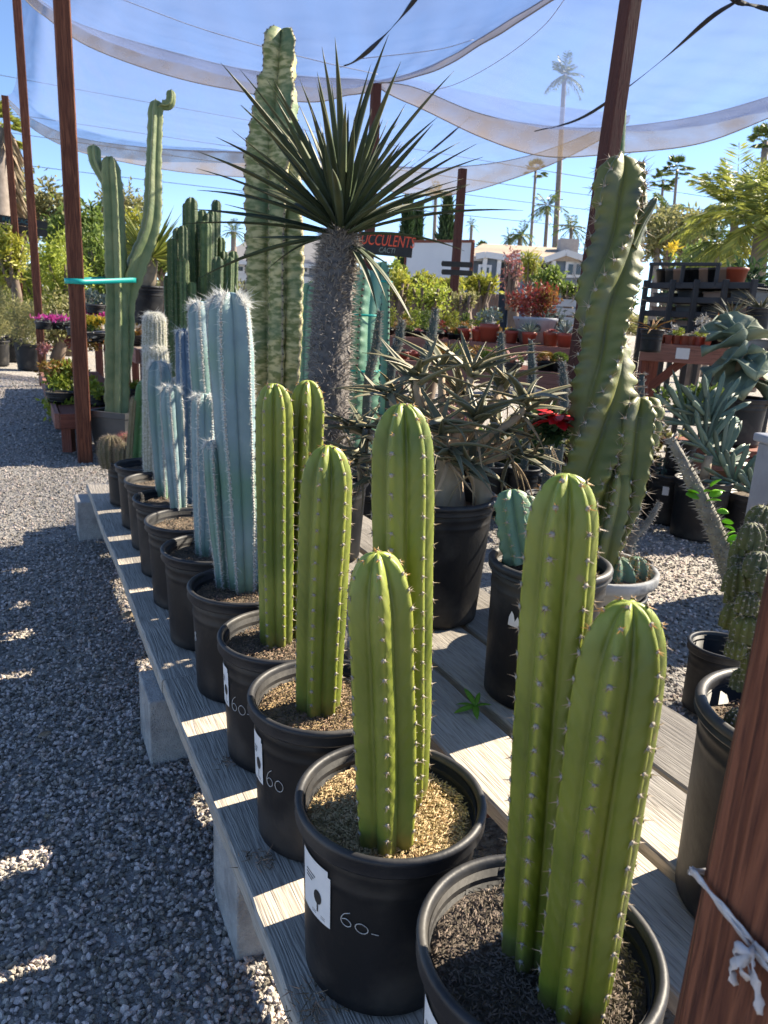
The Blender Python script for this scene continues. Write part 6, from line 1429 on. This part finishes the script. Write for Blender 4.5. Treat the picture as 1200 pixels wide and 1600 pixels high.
# ================================================================ trees
def palm(label, px, py, base_y, d, size, n=22, m='palm_leaf', fan=False, skirt=0, thick=.16, lean=0, name='palm_tree', droop=.9, base_px=None):
    top = W(px, py, d); bp = W(base_px or px, base_y, d); base = np.array([bp[0], bp[1], 0]); th = thing(name, label, 'palm tree', base); R = PXM(size, d)
    B = MB(); path = bez([base, (base+top)/2+[lean, 0, 0], top], 12); B.tube(path, np.linspace(thick*1.3, thick*.75, 12), 8); wp(B.build('trunk', MAT['palm_trunk'], None, True), th)
    P = []; D = []; Ls = []; Ws = []; rolls = []
    for i in range(n):
        a = i*2.39996+random.uniform(-.2, .2); el = math.radians(random.uniform(-28, 78)); dv = np.array([math.cos(a)*math.cos(el), math.sin(a)*math.cos(el), math.sin(el)]); L = R*random.uniform(.85, 1.15)
        if fan:
            cen = top+dv*L*.55; side = nrm(np.cross(dv, [0, 0, 1.])); upv = np.cross(side, dv)
            for k in np.linspace(-1.25, 1.25, 15): P.append(cen); D.append(dv*math.cos(k)+side*math.sin(k)+np.array([0, 0, -.25])); Ls.append(L*.5); Ws.append(L*.11)
            P.append(top); D.append(dv); Ls.append(L*.6); Ws.append(L*.03)
        else:
            m_ = 22; pts = [top+dv*L*u+np.array([0, 0, -droop*L*u*u*.6*math.cos(el)]) for u in np.linspace(0, 1, m_)]; side = nrm(np.cross(dv, [0, 0, 1.]))
            for j in range(m_-1):
                t = nrm(pts[j+1]-pts[j]); u = j/(m_-1)
                P.append(pts[j]); D.append(t); Ls.append(L/m_*1.5); Ws.append(L*.018)
                if j > 1:
                    for sg in (-1, 1): P.append(pts[j]); D.append(side*sg*.9+t*.75+np.array([0, 0, -.35+random.uniform(-.15, .15)])); Ls.append(L*.30*math.sin(math.pi*(.12+.82*u))**.6); Ws.append(L*.036)
    v, f = leaves(P, np.array(D), np.array(Ls), np.array(Ws), .12); wp(link('crown', mesh(v, f, False), MAT[m]), th)
    if skirt:
        nn = 420; a = RNG.uniform(0, 7, nn); zz = RNG.uniform(0, skirt, nn); pp = np.stack([top[0]+.3*np.cos(a), top[1]+.3*np.sin(a), top[2]-zz*1.0], -1); dd = np.stack([np.cos(a)*.5, np.sin(a)*.5, -np.ones(nn)], -1)
        v, f = leaves(pp, dd, RNG.uniform(.5, 1.0, nn), .14); wp(link('dead_skirt', mesh(v, f, False), MAT['thatch']), th)
    return th
palm('very tall slim palm seen through the shade cloth', 882, 118, 440, 44, 34, 22, thick=.17, base_px=869)
palm('slim fan palm with bright round head left of the tall palm', 837, 268, 395, 60, 19, 20, fan=True, thick=.14, base_px=832)
palm('feathery palm in front of the house roof, centre of three', 856, 322, 400, 42, 32, 20, thick=.13)
palm('low feathery palm right of the slim palms by the house', 893, 356, 420, 40, 32, 18, thick=.12)
palm('dark bushy palm with short trunk above the house gable', 813, 368, 420, 40, 28, 26, thick=.16, droop=1.1)
palm('smaller palm left of the dark bushy palm above the roof', 796, 372, 420, 42, 17, 16, thick=.12)
palm('slender palm between the cypresses behind the white board', 681, 303, 400, 55, 24, 24, thick=.16, droop=1.3)
palm('small palm head peeping beside the slim post', 737, 352, 400, 55, 14, 14, thick=.15)
palm('little fan palm behind the house corner left', 753, 388, 420, 60, 12, 14, fan=True, thick=.15)
palm('tall fan palm with its trunk at the right picture side', 1196, 222, 430, 38, 30, 26, fan=True, thick=.22, base_px=1190)
palm('fan palm standing above the leafy clump beyond the rack', 1058, 266, 430, 40, 25, 22, fan=True, thick=.10, base_px=1052)
palm('shorter fan palm left in the clump beyond the rack', 1036, 284, 430, 42, 22, 22, fan=True, thick=.10)
palm('pale feathery palm in the clump beyond the rack', 1046, 330, 430, 34, 46, 30, thick=.14)
palm('drooping palm low in the clump beyond the rack', 1030, 360, 430, 30, 26, 18, thick=.12)
palm('bright palm clump member with upright fronds above the rack', 1150, 330, 430, 17, 98, 36, 'palm_yellow', thick=.12, droop=.7)
palm('large dense palm with long fronds at the right edge', 1192, 350, 440, 15, 120, 46, 'palm_yellow', thick=.2, droop=.9)
palm('darker palm with drooping fronds behind the rack', 1120, 378, 440, 19, 64, 34, 'palm_leaf', thick=.12, droop=1.)
palm('shaggy old palm with grey dead skirt at the far left', -2, 200, 480, 24, 44, 24, 'palm_yellow', fan=True, skirt=3.2, thick=.4)
palm('grey-blue feathery palm above the clustered cactus', 365, 362, 430, 30, 22, 18, thick=.14)
palm('fan palm far left behind the curved euphorbia arm', 148, 345, 470, 26, 30, 20, fan=True, m='leaf_dark', thick=.2)
def cypress(px, y0, y1, w, d, label):
    top = W(px, y0, d); th = thing('cypress_tree', label, 'cypress', [top[0], top[1], 0]); H = top[2]; n = 2600
    u = RNG.uniform(0, 1, n)**.75; a = RNG.uniform(0, 7, n); r = PXM(w, d)/2*np.sin(np.clip((1-u)*2.2, 0, math.pi/2))*RNG.uniform(.6, 1.05, n)
    P = np.stack([top[0]+r*np.cos(a), top[1]+r*np.sin(a), H*u], -1); D = np.stack([np.cos(a)*.35, np.sin(a)*.35, np.ones(n)], -1)
    v, f = leaves(P, D+RNG.normal(0, .2, (n, 3)), RNG.uniform(.3, .7, n), .16); wp(link('crown', mesh(v, f, False), MAT['leaf_dark']), th)
    B = MB(); B.tube([(top[0], top[1], 0), (top[0], top[1], H*.7)], [.2, .06], 6); wp(B.build('trunk', MAT['tree_bark'], None), th)
cypress(638, 318, 380, 20, 42, 'dark pointed cypress, tallest of the pair behind the lettered sign'); cypress(654, 330, 380, 15, 44, 'narrower cypress right of the taller one behind the lettered sign'); cypress(700, 316, 380, 30, 40, 'broad dark cypress behind the slim post')
def tree(label, px, py, d, rx, rz, n, L, w, m, clump=22, trunk=.14, name='leafy_tree', cat='tree', csize=.36):
    q = W(px, py, d); th = thing(name, label, cat, [q[0], q[1], 0]); B = MB(); B.tube(bez([(q[0], q[1], 0), (q[0]+.1, q[1], q[2]*.5), q], 8), np.linspace(trunk, trunk*.5, 8), 7)
    for i in range(6):
        a = i*1.05; B.tube(bez([q*[1, 1, .7], q*[1, 1, .85]+np.array([math.cos(a), math.sin(a), 0])*PXM(rx, d)*.35, q+np.array([math.cos(a)*PXM(rx, d)*.7, math.sin(a)*PXM(rx, d)*.7, PXM(rz, d)*.4])], 6), np.linspace(trunk*.45, trunk*.12, 6), 5)
    wp(B.build('trunk', MAT['tree_bark'], None, True), th)
    v, f = cloud(n, q, (PXM(rx, d), PXM(rx, d)*.8, PXM(rz, d)), L, w, clump, csize, .2); wp(link('crown', mesh(v, f, False), MAT[m]), th)
T_ = [(1090, 480, 11, 70, 40, 1800, .12, .05, 'leaf_dark', 'dark hedge bush right behind the black rack'), (1170, 470, 10, 50, 50, 1500, .12, .05, 'leaf_dark', 'dark hedge bush behind the right end of the rack'), (950, 470, 13, 40, 40, 1000, .12, .06, 'leaf_mid', 'green bush behind the twisted cactus'), (15, 400, 14, 30, 40, 1200, .12, .05, 'leaf_yellow', 'pale yellow-green bush under the name boards'), (85, 500, 14, 40, 40, 1600, .12, .05, 'leaf_olive', 'dense olive bush at the end of the flower bench'), (20, 330, 30, 55, 60, 2600, .30, .13, 'leaf_olive', 'pale olive tree behind the two dark name boards'), (75, 330, 26, 36, 38, 1500, .24, .11, 'leaf_olive', 'thin-crowned olive tree between the red posts'), (120, 380, 22, 50, 60, 2600, .22, .10, 'leaf_mid', 'green tree behind the taped red post'), (60, 440, 18, 50, 60, 2800, .15, .05, 'leaf_lime', 'sunlit yellow-green bamboo-like bush behind the far posts'), (100, 440, 15, 34, 60, 2200, .12, .04, 'leaf_lime', 'fine-leaved lime bush behind the taped post'), (10, 450, 19, 40, 60, 2200, .15, .06, 'leaf_olive', 'dry yellowish bush at the left end of the hedge'), (165, 420, 17, 36, 60, 2000, .16, .06, 'leaf_mid', 'dark leafy bush behind the taped euphorbia'), (215, 380, 24, 40, 40, 1800, .2, .09, 'leaf_yellow', 'yellow-green bush behind the curved euphorbia arm'), (190, 320, 34, 40, 26, 1300, .3, .12, 'leaf_olive', 'distant olive crown left of the curved arm'), (250, 400, 26, 30, 30, 900, .2, .1, 'leaf_mid', 'green bush left of the clustered cactus'), (395, 470, 16, 24, 40, 900, .12, .06, 'leaf_olive', 'dry bush behind the marbled column'),
      (660, 445, 14.5, 30, 14, 900, .1, .05, 'leaf_yellow', 'yellow-green shrub under the white board'), (705, 448, 14, 22, 12, 700, .1, .05, 'leaf_yellow', 'yellow shrub below the small name boards'), (755, 445, 15, 26, 14, 800, .14, .05, 'leaf_yellow', 'golden palm-like shrub before the house corner'), (610, 440, 13, 22, 30, 700, .1, .05, 'leaf_lime', 'airy lime shrub left of the white board'), (670, 462, 9.3, 36, 26, 900, .06, .03, 'leaf_lime', 'airy yellow-green plant behind the upper table'), (620, 455, 9.3, 24, 30, 700, .06, .03, 'leaf_yellow', 'yellow leafy plant behind the lettered sign'), (725, 470, 9.0, 20, 20, 500, .05, .03, 'leaf_olive', 'olive twiggy plant beside the slim post'), (800, 425, 12, 16, 30, 500, .07, .03, 'rose_pink', 'pinkish airy shrub rising before the house'), (860, 440, 24, 26, 20, 800, .2, .08, 'leaf_mid', 'green bush growing at the house wall'), (828, 420, 26, 14, 22, 500, .25, .06, 'leaf_yellow', 'young palm-like plant in front of the house wall'), (890, 452, 18, 20, 10, 500, .1, .05, 'leaf_mid', 'low green hedge plant above the grey fence'), (1050, 370, 30, 60, 40, 2600, .3, .12, 'leaf_olive', 'loose olive tree in the clump behind the rack'), (1100, 420, 22, 60, 30, 2200, .22, .09, 'leaf_mid', 'green bushes closing the view behind the rack'), (860, 500, 7.2, 20, 18, 420, .05, .02, 'leaf_grey', 'grey feathery plant right of the planter of red leaves'), (545, 440, 14, 40, 40, 1200, .1, .05, 'leaf_olive', 'olive shrub behind the spiny trunk'), (480, 470, 14, 30, 30, 800, .1, .05, 'leaf_mid', 'green shrub between the marbled column and spiny trunk')]
for px, py, d, rx, rz, n, L, w, m, lb in T_: tree(lb, px, py, d, rx, rz, n, L, w, m, name='leafy_shrub' if d < 20 else 'leafy_tree', cat='shrub' if d < 20 else 'tree')
q = W(1050, 388, 9.); th = thing('orange_flower', 'single orange flower head floating above the rack on a thin stalk', 'flower', [q[0], q[1], 0]); v, f = cloud(60, q, (.08, .06, .035), .07, .03, 6); wp(link('petals', mesh(v, f, False), MAT['petal_yellow']), th); B = MB(); B.tube([(q[0], q[1], 0), q], .006, 5); wp(B.build('stalk', MAT['leaf_dark'], None), th)
# far tree line that closes the horizon
def treeline():
    n = 16000; x = RNG.uniform(-190, 190, n); ph = np.sin(x*.13)+.6*np.sin(x*.31+1)+.4*np.sin(x*.83); h = 3.2+1.0*ph; u = RNG.uniform(0, 1, n)**.8
    P = np.stack([x, 95+RNG.uniform(-6, 6, n)+4*np.sin(x*.2), h*u], -1); v, f = leaves(P, RNG.normal(size=(n, 3))+[0, 0, .3], RNG.uniform(.8, 1.6, n), .7)
    tag(link('far_trees', mesh(v, f, False), MAT['leaf_olive']), 'far hazy line of trees along the horizon', 'trees', kind='stuff')
treeline()
# ================================================================ power lines
mat('wire_grey', (.10, .11, .12), rough=.6)
def wire(a, b, sag, label):
    P = [np.asarray(a)+(np.asarray(b)-a)*u-np.array([0, 0, sag*4*u*(1-u)]) for u in np.linspace(0, 1, 24)]; B = MB(); B.tube(P, .014, 4); tag(B.build('power_line', MAT['wire_grey'], None), label, 'power line')
for (x0, y0, x1, y1, d, lb) in ((-300, 215, 1300, 392, 36, 'lowest thin power line crossing behind the cacti'), (-300, 160, 1300, 372, 36.5, 'middle thin power line crossing behind the cacti'), (-300, 128, 1300, 352, 37, 'upper thin power line crossing behind the cacti'), (-300, 60, 1300, 338, 37.5, 'topmost faint power line seen partly through the cloth')): wire(W(x0, y0, d), W(x1, y1, d), .25, lb)
